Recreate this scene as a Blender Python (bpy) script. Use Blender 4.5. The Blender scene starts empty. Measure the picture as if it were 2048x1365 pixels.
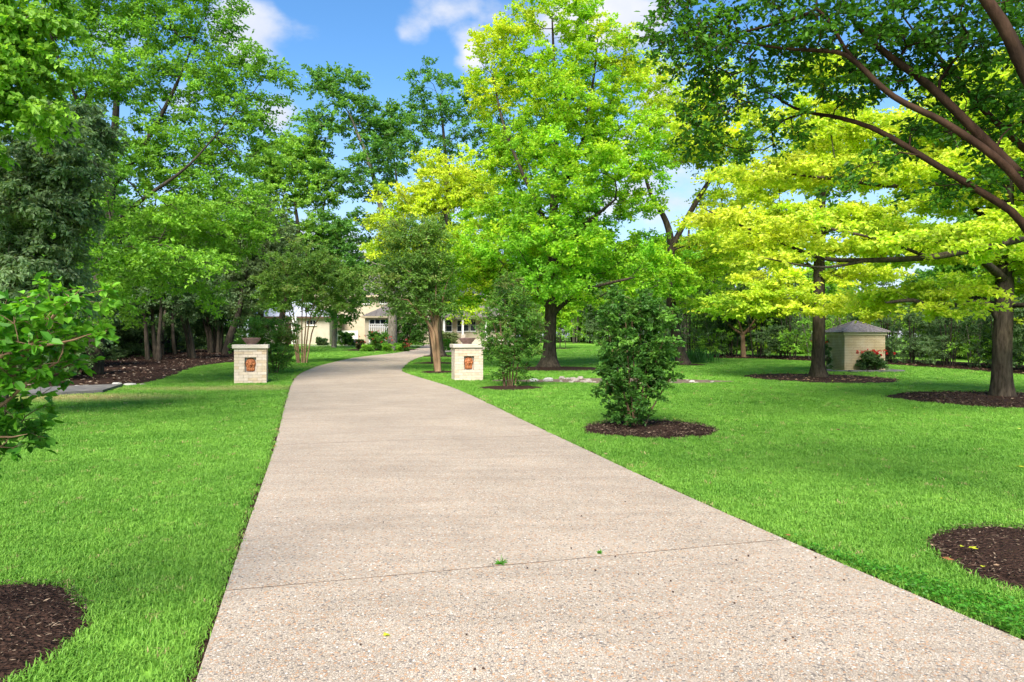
import bpy, math, random
import numpy as np
from mathutils import Vector, Matrix
from mathutils.noise import noise as pnoise

# ------------------------------------------------------------------ camera, sky, sun, exposure
SC = bpy.context.scene
F = 1365.0            # focal length in photo pixels (24 mm on 36 mm, 2048 px wide)
EYE = 1.6
HOR = 675.0
cam_d = bpy.data.cameras.new('camera'); cam = bpy.data.objects.new('camera', cam_d)
SC.collection.objects.link(cam); SC.camera = cam
cam_d.lens = 24.0; cam_d.sensor_width = 36.0; cam_d.clip_start = 0.05; cam_d.clip_end = 3000.0
cam.location = (0, 0, EYE)
cam.rotation_euler = (math.radians(90) - math.atan(7.5 / F), 0, 0)

SUN_EL, SUN_AZ = math.radians(46), math.radians(192)    # azimuth clockwise from +Y (north)
SC.view_settings.view_transform = 'Standard'; SC.view_settings.look = 'None'
SC.view_settings.gamma = 1.0; SC.view_settings.use_curve_mapping = False
SC.view_settings.exposure = 1.75

world = bpy.data.worlds.new('World'); SC.world = world; world.use_nodes = True
def build_world():
    nt = world.node_tree; N = nt.nodes; Lk = nt.links
    for n in list(N): N.remove(n)
    out = N.new('ShaderNodeOutputWorld'); bg = N.new('ShaderNodeBackground')
    Lk.new(bg.outputs[0], out.inputs[0])
    sky = N.new('ShaderNodeTexSky'); sky.sky_type = 'NISHITA'; sky.sun_disc = False
    sky.sun_elevation = SUN_EL; sky.sun_rotation = SUN_AZ
    sky.air_density = 1.0; sky.dust_density = 0.6; sky.ozone_density = 2.0
    hs = N.new('ShaderNodeHueSaturation'); hs.inputs['Saturation'].default_value = 1.26
    hs.inputs['Value'].default_value = 0.82
    Lk.new(sky.outputs[0], hs.inputs['Color'])
    tc = N.new('ShaderNodeTexCoord')
    sep = N.new('ShaderNodeSeparateXYZ'); Lk.new(tc.outputs['Generated'], sep.inputs[0])
    nrm = N.new('ShaderNodeVectorMath'); nrm.operation = 'NORMALIZE'; Lk.new(tc.outputs['Generated'], nrm.inputs[0])
    def math_(op, a, b=None, clamp=False):
        m = N.new('ShaderNodeMath'); m.operation = op; m.use_clamp = clamp
        for i, v in enumerate((a, b)):
            if v is None: continue
            if isinstance(v, (int, float)): m.inputs[i].default_value = v
            else: Lk.new(v, m.inputs[i])
        return m.outputs[0]
    # cumulus: fractal noise over the sky directions, with the banks the afternoon had
    mp = N.new('ShaderNodeMapping'); mp.inputs['Scale'].default_value = (1, 1, 1.7)
    mp.inputs['Location'].default_value = (3.1, 7.7, 1.3)
    Lk.new(nrm.outputs[0], mp.inputs[0])
    nz = N.new('ShaderNodeTexNoise'); nz.inputs['Scale'].default_value = 4.2; nz.inputs['Detail'].default_value = 9
    nz.inputs['Roughness'].default_value = 0.55; Lk.new(mp.outputs[0], nz.inputs['Vector'])
    nz2 = N.new('ShaderNodeTexNoise'); nz2.inputs['Scale'].default_value = 9.0; nz2.inputs['Detail'].default_value = 6
    Lk.new(mp.outputs[0], nz2.inputs['Vector'])
    tot = math_('ADD', math_('MULTIPLY', math_('SUBTRACT', nz.outputs[0], .5), 1.7), .5)
    blobs = [(490, 55, 62, .5), (560, 240, 40, .45), (860, 40, 55, .5), (950, 20, 60, .5), (805, 75, 40, .48), (1120, 5, 100, .42), (1240, 5, 80, .45),
             (940, 108, 40, .5), (1330, 190, 60, .4), (360, 215, 60, .4), (1300, 440, 160, .4), (700, 500, 160, .34), (1800, 480, 200, .4), (200, 60, 90, .35),
             (-300, 100, 160, .4), (-700, 300, 260, .4), (2500, 250, 240, .4), (3300, 100, 300, .4)]
    for (px, py, r, w) in blobs:
        v = Vector(((px - 1024) / F, 1, (HOR - py) / F)); s = v.length; v.normalize()
        d = N.new('ShaderNodeVectorMath'); d.operation = 'DISTANCE'; Lk.new(nrm.outputs[0], d.inputs[0]); d.inputs[1].default_value = v
        q = math_('DIVIDE', d.outputs['Value'], r / F / s * 1.5)
        q = math_('SUBTRACT', 1.0, q, True)
        tot = math_('ADD', tot, math_('MULTIPLY', q, w))
    mr = N.new('ShaderNodeMapRange'); mr.interpolation_type = 'SMOOTHSTEP'
    mr.inputs['From Min'].default_value = 0.70; mr.inputs['From Max'].default_value = 1.02
    Lk.new(tot, mr.inputs['Value'])
    cr = N.new('ShaderNodeMapRange'); cr.inputs['From Min'].default_value = 0.35; cr.inputs['From Max'].default_value = 0.7
    Lk.new(nz2.outputs[0], cr.inputs['Value'])
    cc = N.new('ShaderNodeMix'); cc.data_type = 'RGBA'
    cc.inputs['A'].default_value = (2.4, 2.65, 3.2, 1); cc.inputs['B'].default_value = (3.5, 3.45, 3.5, 1)
    Lk.new(cr.outputs[0], cc.inputs['Factor'])
    # thin bright veil low over the horizon
    hz = N.new('ShaderNodeMapRange'); hz.interpolation_type = 'SMOOTHSTEP'
    hz.inputs['From Min'].default_value = 0.0; hz.inputs['From Max'].default_value = 0.36
    hz.inputs['To Min'].default_value = 0.75; hz.inputs['To Max'].default_value = 0.0
    Lk.new(sep.outputs['Z'], hz.inputs['Value'])
    mh = N.new('ShaderNodeMix'); mh.data_type = 'RGBA'; mh.inputs['B'].default_value = (2.1, 2.5, 3.3, 1)
    Lk.new(hz.outputs[0], mh.inputs['Factor']); Lk.new(hs.outputs[0], mh.inputs['A'])
    mc = N.new('ShaderNodeMix'); mc.data_type = 'RGBA'
    Lk.new(mr.outputs[0], mc.inputs['Factor']); Lk.new(mh.outputs['Result'], mc.inputs['A']); Lk.new(cc.outputs['Result'], mc.inputs['B'])
    Lk.new(mc.outputs['Result'], bg.inputs['Color'])
    bg.inputs['Strength'].default_value = 0.092
build_world()

sd = bpy.data.lights.new('sun', 'SUN'); sun = bpy.data.objects.new('sun', sd); SC.collection.objects.link(sun)
sd.energy = 3.0; sd.angle = math.radians(40); sd.color = (1.0, 0.94, 0.83)
_dir = Vector((math.sin(SUN_AZ) * math.cos(SUN_EL), math.cos(SUN_AZ) * math.cos(SUN_EL), math.sin(SUN_EL)))
sun.rotation_euler = _dir.to_track_quat('Z', 'Y').to_euler(); sun.location = (0, 0, 40)

SC.render.engine = 'CYCLES'
cy = SC.cycles
cy.max_bounces = 8; cy.diffuse_bounces = 6; cy.glossy_bounces = 2; cy.transmission_bounces = 6; cy.transparent_max_bounces = 6
cy.caustics_reflective = False; cy.caustics_refractive = False
cy.use_adaptive_sampling = True; cy.adaptive_threshold = 0.02
try:
    cy.use_denoising = True; cy.denoiser = 'OPENIMAGEDENOISE'; cy.denoising_input_passes = 'RGB_ALBEDO_NORMAL'
except Exception:
    pass

# ------------------------------------------------------------------ places
def gz(y):                       # the lawn is level to the pillars, then climbs gently to the house
    y = np.asarray(y, dtype=float)
    t = np.clip(y - 25.0, 0, 62.0)
    return 0.016 * t * np.clip(t / 6.0, 0, 1) ** 0.5
def gzf(y): return float(gz(y))
def depth_of(py):                # distance at which the ground shows at that height of the picture
    lo, hi = 1.0, 120.0
    for _ in range(50):
        m = (lo + hi) / 2
        if HOR + F * (EYE - gzf(m)) / m > py: lo = m
        else: hi = m
    return lo
def G(px, py):
    d = depth_of(py); return np.array([(px - 1024) / F * d, d, gzf(d)])
def P(px, py, d): return np.array([(px - 1024) / F * d, d, EYE + (HOR - py) / F * d])
def B(px, d): return np.array([(px - 1024) / F * d, d, gzf(d)])

# ------------------------------------------------------------------ object helpers
COL = SC.collection
def tag(o, label=None, cat=None, group=None, kind=None):
    if label: o['label'] = label
    if cat: o['category'] = cat
    if group: o['group'] = group
    if kind: o['kind'] = kind
    return o
def link(name, me, parent=None, loc=None, rotz=None):
    o = bpy.data.objects.new(name, me); COL.objects.link(o)
    if parent is not None: o.parent = parent
    if loc is not None: o.location = loc
    if rotz is not None: o.rotation_euler = (0, 0, rotz)
    return o
def empty(name, loc=(0, 0, 0), rotz=0.0, label=None, cat=None, group=None, kind=None):
    o = link(name, None, None, tuple(float(v) for v in loc), rotz); o.empty_display_size = 0.2
    return tag(o, label, cat, group, kind)
def npmesh(name, v, f, mat=None, smooth=True, col=None):
    """v (n,3); f (m,k) index array or list of such arrays"""
    fs = f if isinstance(f, list) else [f]
    fs = [np.asarray(a, dtype=np.int32) for a in fs if len(a)]
    me = bpy.data.meshes.new(name)
    v = np.asarray(v, dtype=np.float32)
    me.vertices.add(len(v)); me.vertices.foreach_set('co', v.ravel())
    nl = sum(a.size for a in fs); nf = sum(len(a) for a in fs)
    me.loops.add(nl); me.polygons.add(nf)
    me.loops.foreach_set('vertex_index', np.concatenate([a.ravel() for a in fs]))
    st = []; k = 0
    for a in fs:
        st.append(k + np.arange(len(a)) * a.shape[1]); k += a.size
    me.polygons.foreach_set('loop_start', np.concatenate(st).astype(np.int32))
    me.polygons.foreach_set('use_smooth', np.full(nf, smooth))
    me.update(calc_edges=True)
    if col is not None:
        c4 = np.ones((len(v), 4), dtype=np.float32); c4[:, :3] = col
        at = me.color_attributes.new('Col', 'FLOAT_COLOR', 'POINT'); at.data.foreach_set('color', c4.ravel())
    if mat: me.materials.append(mat)
    return me
def pymesh(name, v, f, mat=None, smooth=False):
    me = bpy.data.meshes.new(name); me.from_pydata([tuple(map(float, p)) for p in v], [], [tuple(int(i) for i in q) for q in f]); me.update()
    if mat: me.materials.append(mat)
    if smooth: me.polygons.foreach_set('use_smooth', [True] * len(me.polygons))
    return me
def box_vf(cx, cy_, cz, sx, sy, sz, bev=0.0):
    """box with chamfered vertical + top edges when bev > 0"""
    x, y, z = sx / 2, sy / 2, sz / 2
    if bev <= 0:
        v = [(-x, -y, -z), (x, -y, -z), (x, y, -z), (-x, y, -z), (-x, -y, z), (x, -y, z), (x, y, z), (-x, y, z)]
        f = [(0, 3, 2, 1), (4, 5, 6, 7), (0, 1, 5, 4), (1, 2, 6, 5), (2, 3, 7, 6), (3, 0, 4, 7)]
    else:
        b = bev
        def ring(xx, yy, zz, c): return [(-xx + c, -yy, zz), (xx - c, -yy, zz), (xx, -yy + c, zz), (xx, yy - c, zz), (xx - c, yy, zz), (-xx + c, yy, zz), (-xx, yy - c, zz), (-xx, -yy + c, zz)]
        v = ring(x - b, y - b, -z, b) + ring(x, y, -z + b, b) + ring(x, y, z - b, b) + ring(x - b, y - b, z, b)
        f = [tuple(range(7, -1, -1)), tuple(range(24, 32))]
        for r in range(3):
            for i in range(8): j = (i + 1) % 8; f.append((r * 8 + i, r * 8 + j, r * 8 + 8 + j, r * 8 + 8 + i))
    return [(a + cx, b_ + cy_, c + cz) for a, b_, c in v], f
def box(name, cx, cy_, cz, sx, sy, sz, mat, parent=None, bev=0.0):
    v, f = box_vf(cx, cy_, cz, sx, sy, sz, bev); return link(name, pymesh(name, v, f, mat), parent)
class MB:
    def __init__(s): s.v = []; s.f = []
    def add(s, v, f):
        o = len(s.v); s.v += [tuple(map(float, p)) for p in v]; s.f += [tuple(i + o for i in q) for q in f]; return s
    def box(s, *a, **k): return s.add(*box_vf(*a, **k))
    def build(s, name, mat, parent=None, smooth=False): return link(name, pymesh(name, s.v, s.f, mat, smooth), parent)
def lathe(prof, n=28):
    v = []; f = []
    for r, z in prof:
        for i in range(n): a = 2 * math.pi * i / n; v.append((r * math.cos(a), r * math.sin(a), z))
    for k in range(len(prof) - 1):
        for i in range(n):
            j = (i + 1) % n; f.append((k * n + i, k * n + j, k * n + n + j, k * n + n + i))
    return v, f

# ------------------------------------------------------------------ materials
MATS = {}
def mat_base(name):
    m = bpy.data.materials.new(name); m.use_nodes = True
    nt = m.node_tree; bs = nt.nodes['Principled BSDF']; MATS[name] = m
    return m, nt, bs
def noise_mat(name, cols, scale=5.0, rough=0.85, bump=0.3, bscale=40.0, stretch=(1, 1, 1), detail=6, spec=0.3, bdist=0.02, coord='Object', extra=None):
    m, nt, bs = mat_base(name); N = nt.nodes; Lk = nt.links
    tc = N.new('ShaderNodeTexCoord'); mp = N.new('ShaderNodeMapping'); mp.inputs['Scale'].default_value = stretch
    Lk.new(tc.outputs[coord], mp.inputs[0])
    nz = N.new('ShaderNodeTexNoise'); nz.inputs['Scale'].default_value = scale; nz.inputs['Detail'].default_value = detail; nz.inputs['Roughness'].default_value = 0.6
    Lk.new(mp.outputs[0], nz.inputs['Vector'])
    rp = N.new('ShaderNodeValToRGB'); el = rp.color_ramp.elements
    while len(el) < len(cols): el.new(0.5)
    for i, c in enumerate(cols):
        el[i].position = 0.28 + 0.44 * i / max(1, len(cols) - 1); el[i].color = (*c, 1)
    Lk.new(nz.outputs[0], rp.inputs[0])
    Lk.new(rp.outputs[0], bs.inputs['Base Color'])
    bs.inputs['Roughness'].default_value = rough; bs.inputs['Specular IOR Level'].default_value = spec
    if bump > 0:
        nb = N.new('ShaderNodeTexNoise'); nb.inputs['Scale'].default_value = bscale; nb.inputs['Detail'].default_value = 5
        Lk.new(mp.outputs[0], nb.inputs['Vector'])
        bp = N.new('ShaderNodeBump'); bp.inputs['Strength'].default_value = bump; bp.inputs['Distance'].default_value = bdist
        Lk.new(nb.outputs[0], bp.inputs['Height']); Lk.new(bp.outputs[0], bs.inputs['Normal'])
    return m
def bark_mat(name, dark, light, vs=14.0):
    m, nt, bs = mat_base(name); N = nt.nodes; Lk = nt.links
    tc = N.new('ShaderNodeTexCoord'); mp = N.new('ShaderNodeMapping'); mp.inputs['Scale'].default_value = (1, 1, 0.22)
    Lk.new(tc.outputs['Object'], mp.inputs[0])
    nz = N.new('ShaderNodeTexNoise'); nz.inputs['Scale'].default_value = vs; nz.inputs['Detail'].default_value = 8; nz.inputs['Roughness'].default_value = 0.65
    Lk.new(mp.outputs[0], nz.inputs['Vector'])
    n2 = N.new('ShaderNodeTexNoise'); n2.inputs['Scale'].default_value = 1.3; n2.inputs['Detail'].default_value = 3; Lk.new(tc.outputs['Object'], n2.inputs['Vector'])
    rp = N.new('ShaderNodeValToRGB'); rp.color_ramp.elements[0].position = 0.33; rp.color_ramp.elements[1].position = 0.68
    rp.color_ramp.elements[0].color = (*dark, 1); rp.color_ramp.elements[1].color = (*light, 1); Lk.new(nz.outputs[0], rp.inputs[0])
    mx = N.new('ShaderNodeMix'); mx.data_type = 'RGBA'; mx.blend_type = 'MULTIPLY'
    rp2 = N.new('ShaderNodeValToRGB'); rp2.color_ramp.elements[0].position = 0.35; rp2.color_ramp.elements[1].position = 0.65
    rp2.color_ramp.elements[0].color = (0.62, 0.66, 0.6, 1); rp2.color_ramp.elements[1].color = (1.1, 1.05, 1, 1)
    Lk.new(n2.outputs[0], rp2.inputs[0]); mx.inputs['Factor'].default_value = 1
    Lk.new(rp.outputs[0], mx.inputs['A']); Lk.new(rp2.outputs[0], mx.inputs['B']); Lk.new(mx.outputs['Result'], bs.inputs['Base Color'])
    bp = N.new('ShaderNodeBump'); bp.inputs['Strength'].default_value = 0.9; bp.inputs['Distance'].default_value = 0.03
    Lk.new(nz.outputs[0], bp.inputs['Height']); Lk.new(bp.outputs[0], bs.inputs['Normal'])
    bs.inputs['Roughness'].default_value = 0.9; bs.inputs['Specular IOR Level'].default_value = 0.15
    return m
def leaf_mat(name, rough=0.5, trans=0.48, spec=0.3):
    m, nt, bs = mat_base(name); N = nt.nodes; Lk = nt.links
    at = N.new('ShaderNodeAttribute'); at.attribute_name = 'Col'
    Lk.new(at.outputs['Color'], bs.inputs['Base Color'])
    bs.inputs['Roughness'].default_value = rough; bs.inputs['Specular IOR Level'].default_value = spec
    tr = N.new('ShaderNodeBsdfTranslucent')
    mg = N.new('ShaderNodeMix'); mg.data_type = 'RGBA'; mg.blend_type = 'MULTIPLY'; mg.inputs['Factor'].default_value = 1
    mg.inputs['B'].default_value = (1.25, 1.2, 0.5, 1); Lk.new(at.outputs['Color'], mg.inputs['A']); Lk.new(mg.outputs['Result'], tr.inputs['Color'])
    ms = N.new('ShaderNodeMixShader'); ms.inputs[0].default_value = trans
    Lk.new(bs.outputs[0], ms.inputs[1]); Lk.new(tr.outputs[0], ms.inputs[2])
    Lk.new(ms.outputs[0], nt.nodes['Material Output'].inputs['Surface'])
    return m
M_LEAF = leaf_mat('leaf'); M_GLOSSY = leaf_mat('waxy_leaf', 0.45, 0.42, 0.28)
M_PETAL = leaf_mat('petal', 0.6, 0.3, 0.2)
M_OAK = bark_mat('oak_bark', (0.022, 0.017, 0.012), (0.10, 0.08, 0.06))
M_DARKBARK = bark_mat('dark_bark', (0.02, 0.017, 0.014), (0.085, 0.07, 0.055))
M_GREYBARK = bark_mat('grey_bark', (0.08, 0.07, 0.058), (0.26, 0.235, 0.20))
M_PRIVETBARK = bark_mat('privet_bark', (0.03, 0.025, 0.02), (0.11, 0.09, 0.07))
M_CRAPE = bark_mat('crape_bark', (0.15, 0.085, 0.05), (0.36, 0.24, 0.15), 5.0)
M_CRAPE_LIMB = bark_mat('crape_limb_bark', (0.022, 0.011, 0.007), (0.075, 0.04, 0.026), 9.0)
M_TWIG = noise_mat('twig', [(0.07, 0.045, 0.03), (0.14, 0.09, 0.06)], 20, 0.8, 0)
M_BRICK = noise_mat('cream_brick', [(0.42, 0.34, 0.24), (0.52, 0.45, 0.35), (0.58, 0.51, 0.42)], 3.0, 0.85, 0.25, 60)
M_BRICK2 = noise_mat('tan_brick', [(0.38, 0.27, 0.15), (0.47, 0.37, 0.24), (0.52, 0.44, 0.33)], 3.0, 0.85, 0.25, 60)
M_MORTAR = noise_mat('mortar', [(0.22, 0.17, 0.13), (0.30, 0.24, 0.19)], 8, 0.95, 0.3, 80)
M_DARKMORTAR = noise_mat('dark_mortar', [(0.10, 0.075, 0.045), (0.15, 0.12, 0.08)], 8, .95, .3, 80)
M_CAP = noise_mat('cast_stone', [(0.42, 0.37, 0.30), (0.54, 0.48, 0.41)], 4, 0.85, 0.2, 50)
M_TERRA = noise_mat('terracotta', [(0.16, 0.05, 0.02), (0.36, 0.125, 0.045), (0.50, 0.20, 0.08)], 14, 0.6, 0.4, 60, bdist=0.01)
M_BOWL = noise_mat('bowl_clay', [(0.12, 0.07, 0.06), (0.20, 0.125, 0.11), (0.27, 0.19, 0.17)], 6, 0.75, 0.3, 50)
M_SHEDBRICK = noise_mat('shed_brick', [(0.34, 0.255, 0.13), (0.44, 0.345, 0.21), (0.50, 0.42, 0.29)], 1.6, 0.85, 0.2, 60)
M_SHINGLE = noise_mat('shingle', [(0.12, 0.10, 0.10), (0.19, 0.165, 0.16), (0.26, 0.23, 0.22)], 9, 0.9, 0.4, 90)
M_TRIM = noise_mat('cream_trim', [(0.46, 0.37, 0.23), (0.54, 0.45, 0.30)], 3, 0.6, 0.05)
M_WHITE = noise_mat('white_paint', [(0.7, 0.68, 0.63), (0.8, 0.78, 0.74)], 2, 0.5, 0.05)
M_HOUSE = noise_mat('house_stucco', [(0.46, 0.385, 0.265), (0.53, 0.45, 0.33)], 2, 0.9, 0.2, 60)
M_HOUSEBRICK = noise_mat('house_brick', [(0.44, 0.375, 0.29), (0.54, 0.475, 0.39)], 2, 0.9, 0.2, 60)
M_METAL = noise_mat('roof_metal', [(0.15, 0.125, 0.105), (0.20, 0.17, 0.145)], 2, 0.42, 0.05, 20, spec=0.5)
M_METAL2 = noise_mat('roof_metal_pale', [(0.36, 0.37, 0.42), (0.44, 0.45, 0.5)], 2, 0.4, 0.05, 20, spec=0.5)
M_DARKTRIM = noise_mat('brown_trim', [(0.07, 0.04, 0.025), (0.1, 0.06, 0.04)], 3, 0.6, 0.05)
M_STONE = noise_mat('creek_stone', [(0.17, 0.14, 0.12), (0.30, 0.26, 0.22), (0.42, 0.38, 0.33)], 6, 0.85, 0.6, 30, bdist=0.03)
M_STONE2 = noise_mat('white_stone', [(0.42, 0.39, 0.35), (0.58, 0.55, 0.5)], 6, 0.85, 0.5, 30, bdist=0.03)
M_CONC = noise_mat('culvert_concrete', [(0.07, 0.066, 0.066), (0.12, 0.112, 0.108), (0.19, 0.175, 0.16)], 3, 0.85, 0.3, 60)
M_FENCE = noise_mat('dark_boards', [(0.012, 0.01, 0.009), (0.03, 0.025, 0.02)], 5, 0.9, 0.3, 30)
M_POD = noise_mat('seed_pod', [(0.03, 0.018, 0.012), (0.08, 0.045, 0.03)], 60, 0.8, 0)
M_BLACK = noise_mat('black_metal', [(0.02, 0.02, 0.02), (0.03, 0.03, 0.03)], 3, 0.5, 0)
m, nt, bs = mat_base('window_glass')
bs.inputs['Base Color'].default_value = (0.02, 0.025, 0.03, 1); bs.inputs['Roughness'].default_value = 0.08; bs.inputs['Specular IOR Level'].default_value = 0.6
M_GLASS = m
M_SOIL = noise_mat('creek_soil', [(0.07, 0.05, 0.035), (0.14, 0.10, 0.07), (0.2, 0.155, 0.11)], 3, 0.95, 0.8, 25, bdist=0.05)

def mulch_material():
    m, nt, bs = mat_base('mulch'); N = nt.nodes; Lk = nt.links
    tc = N.new('ShaderNodeTexCoord')
    vo = N.new('ShaderNodeTexVoronoi'); vo.inputs['Scale'].default_value = 38; Lk.new(tc.outputs['Object'], vo.inputs['Vector'])
    nz = N.new('ShaderNodeTexNoise'); nz.inputs['Scale'].default_value = 55; nz.inputs['Detail'].default_value = 6; Lk.new(tc.outputs['Object'], nz.inputs['Vector'])
    rp = N.new('ShaderNodeValToRGB'); e = rp.color_ramp.elements
    e[0].color = (0.013, 0.007, 0.005, 1); e[0].position = 0.3; e[1].color = (0.078, 0.041, 0.028, 1); e[1].position = 0.75
    Lk.new(nz.outputs[0], rp.inputs[0]); Lk.new(rp.outputs[0], bs.inputs['Base Color'])
    ad = N.new('ShaderNodeMath'); ad.operation = 'ADD'; Lk.new(vo.outputs['Distance'], ad.inputs[0]); Lk.new(nz.outputs[0], ad.inputs[1])
    bp = N.new('ShaderNodeBump'); bp.inputs['Strength'].default_value = 1.0; bp.inputs['Distance'].default_value = 0.03
    Lk.new(ad.outputs[0], bp.inputs['Height']); Lk.new(bp.outputs[0], bs.inputs['Normal']); bs.inputs['Roughness'].default_value = 0.95
    bs.inputs['Specular IOR Level'].default_value = 0.1
    return m
M_MULCH = mulch_material()
M_CHIP = leaf_mat('bark_chip', 0.9, 0.0, 0.1)

def drive_material():
    m, nt, bs = mat_base('exposed_aggregate'); N = nt.nodes; Lk = nt.links
    tc = N.new('ShaderNodeTexCoord')
    vo = N.new('ShaderNodeTexVoronoi'); vo.inputs['Scale'].default_value = 76; vo.inputs['Randomness'].default_value = 1
    Lk.new(tc.outputs['Object'], vo.inputs['Vector'])
    sp = N.new('ShaderNodeSeparateColor'); Lk.new(vo.outputs['Color'], sp.inputs[0])
    rp = N.new('ShaderNodeValToRGB'); rp.color_ramp.interpolation = 'CONSTANT'; e = rp.color_ramp.elements
    cols = [(0.0, (0.360, 0.284, 0.207)), (0.16, (0.454, 0.366, 0.279)), (0.36, (0.430, 0.253, 0.142)), (0.47, (0.500, 0.419, 0.332)), (0.62, (0.174, 0.148, 0.125)),
            (0.69, (0.430, 0.342, 0.255)), (0.90, (0.674, 0.613, 0.523)), (0.92, (0.465, 0.307, 0.190)), (0.96, (0.476, 0.395, 0.314))]
    while len(e) < len(cols): e.new(0.5)
    for i, (p, c) in enumerate(cols): e[i].position = p; e[i].color = (*c, 1)
    Lk.new(sp.outputs[0], rp.inputs[0])
    # cement paste between the pebbles
    de = N.new('ShaderNodeTexVoronoi'); de.feature = 'DISTANCE_TO_EDGE'; de.inputs['Scale'].default_value = 76; Lk.new(tc.outputs['Object'], de.inputs['Vector'])
    er = N.new('ShaderNodeMapRange'); er.inputs['From Min'].default_value = 0.03; er.inputs['From Max'].default_value = 0.12; Lk.new(de.outputs['Distance'], er.inputs['Value'])
    pm = N.new('ShaderNodeMix'); pm.data_type = 'RGBA'; pm.inputs['A'].default_value = (0.385, 0.325, 0.265, 1)
    Lk.new(er.outputs[0], pm.inputs['Factor']); Lk.new(rp.outputs[0], pm.inputs['B'])
    # worn and damp staining, broom bands across the slab
    n1 = N.new('ShaderNodeTexNoise'); n1.inputs['Scale'].default_value = 0.55; n1.inputs['Detail'].default_value = 7; n1.inputs['Roughness'].default_value = 0.62
    Lk.new(tc.outputs['Object'], n1.inputs['Vector'])
    mp = N.new('ShaderNodeMapping'); mp.inputs['Rotation'].default_value = (0, 0, math.radians(-17)); mp.inputs['Scale'].default_value = (0.5, 3.2, 1)
    Lk.new(tc.outputs['Object'], mp.inputs[0])
    n2 = N.new('ShaderNodeTexNoise'); n2.inputs['Scale'].default_value = 1.4; n2.inputs['Detail'].default_value = 8; n2.inputs['Roughness'].default_value = 0.7
    Lk.new(mp.outputs[0], n2.inputs['Vector'])
    av = N.new('ShaderNodeMath'); av.operation = 'ADD'; Lk.new(n1.outputs[0], av.inputs[0]); Lk.new(n2.outputs[0], av.inputs[1])
    sr = N.new('ShaderNodeMapRange'); sr.inputs['From Min'].default_value = 0.72; sr.inputs['From Max'].default_value = 1.25
    sr.inputs['To Min'].default_value = 0.84; sr.inputs['To Max'].default_value = 1.18; Lk.new(av.outputs[0], sr.inputs['Value'])
    mm = N.new('ShaderNodeMix'); mm.data_type = 'RGBA'; mm.blend_type = 'MULTIPLY'; mm.inputs['Factor'].default_value = 1
    Lk.new(pm.outputs['Result'], mm.inputs['A']); Lk.new(sr.outputs[0], mm.inputs['B'])
    Lk.new(mm.outputs['Result'], bs.inputs['Base Color'])
    bp = N.new('ShaderNodeBump'); bp.inputs['Strength'].default_value = 0.8; bp.inputs['Distance'].default_value = 0.008
    Lk.new(er.outputs[0], bp.inputs['Height']); Lk.new(bp.outputs[0], bs.inputs['Normal'])
    bs.inputs['Roughness'].default_value = 0.8; bs.inputs['Specular IOR Level'].default_value = 0.25
    return m
M_DRIVE = drive_material()

def lawn_material():
    m, nt, bs = mat_base('lawn'); N = nt.nodes; Lk = nt.links
    tc = N.new('ShaderNodeTexCoord')
    n1 = N.new('ShaderNodeTexNoise'); n1.inputs['Scale'].default_value = 0.35; n1.inputs['Detail'].default_value = 5; Lk.new(tc.outputs['Object'], n1.inputs['Vector'])
    n2 = N.new('ShaderNodeTexNoise'); n2.inputs['Scale'].default_value = 28; n2.inputs['Detail'].default_value = 5; Lk.new(tc.outputs['Object'], n2.inputs['Vector'])
    ad = N.new('ShaderNodeMath'); ad.operation = 'ADD'; Lk.new(n1.outputs[0], ad.inputs[0]); Lk.new(n2.outputs[0], ad.inputs[1])
    rp = N.new('ShaderNodeValToRGB'); e = rp.color_ramp.elements
    mr = N.new('ShaderNodeMapRange'); mr.inputs['From Min'].default_value = 0.7; mr.inputs['From Max'].default_value = 1.3; Lk.new(ad.outputs[0], mr.inputs['Value'])
    e[0].color = (0.095, 0.23, 0.022, 1); e[1].color = (0.185, 0.36, 0.045, 1); Lk.new(mr.outputs[0], rp.inputs[0])
    Lk.new(rp.outputs[0], bs.inputs['Base Color'])
    bp = N.new('ShaderNodeBump'); bp.inputs['Strength'].default_value = 0.6; bp.inputs['Distance'].default_value = 0.03; Lk.new(n2.outputs[0], bp.inputs['Height']); Lk.new(bp.outputs[0], bs.inputs['Normal'])
    bs.inputs['Roughness'].default_value = 0.9; bs.inputs['Specular IOR Level'].default_value = 0.1
    return m
M_LAWN = lawn_material()

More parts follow.
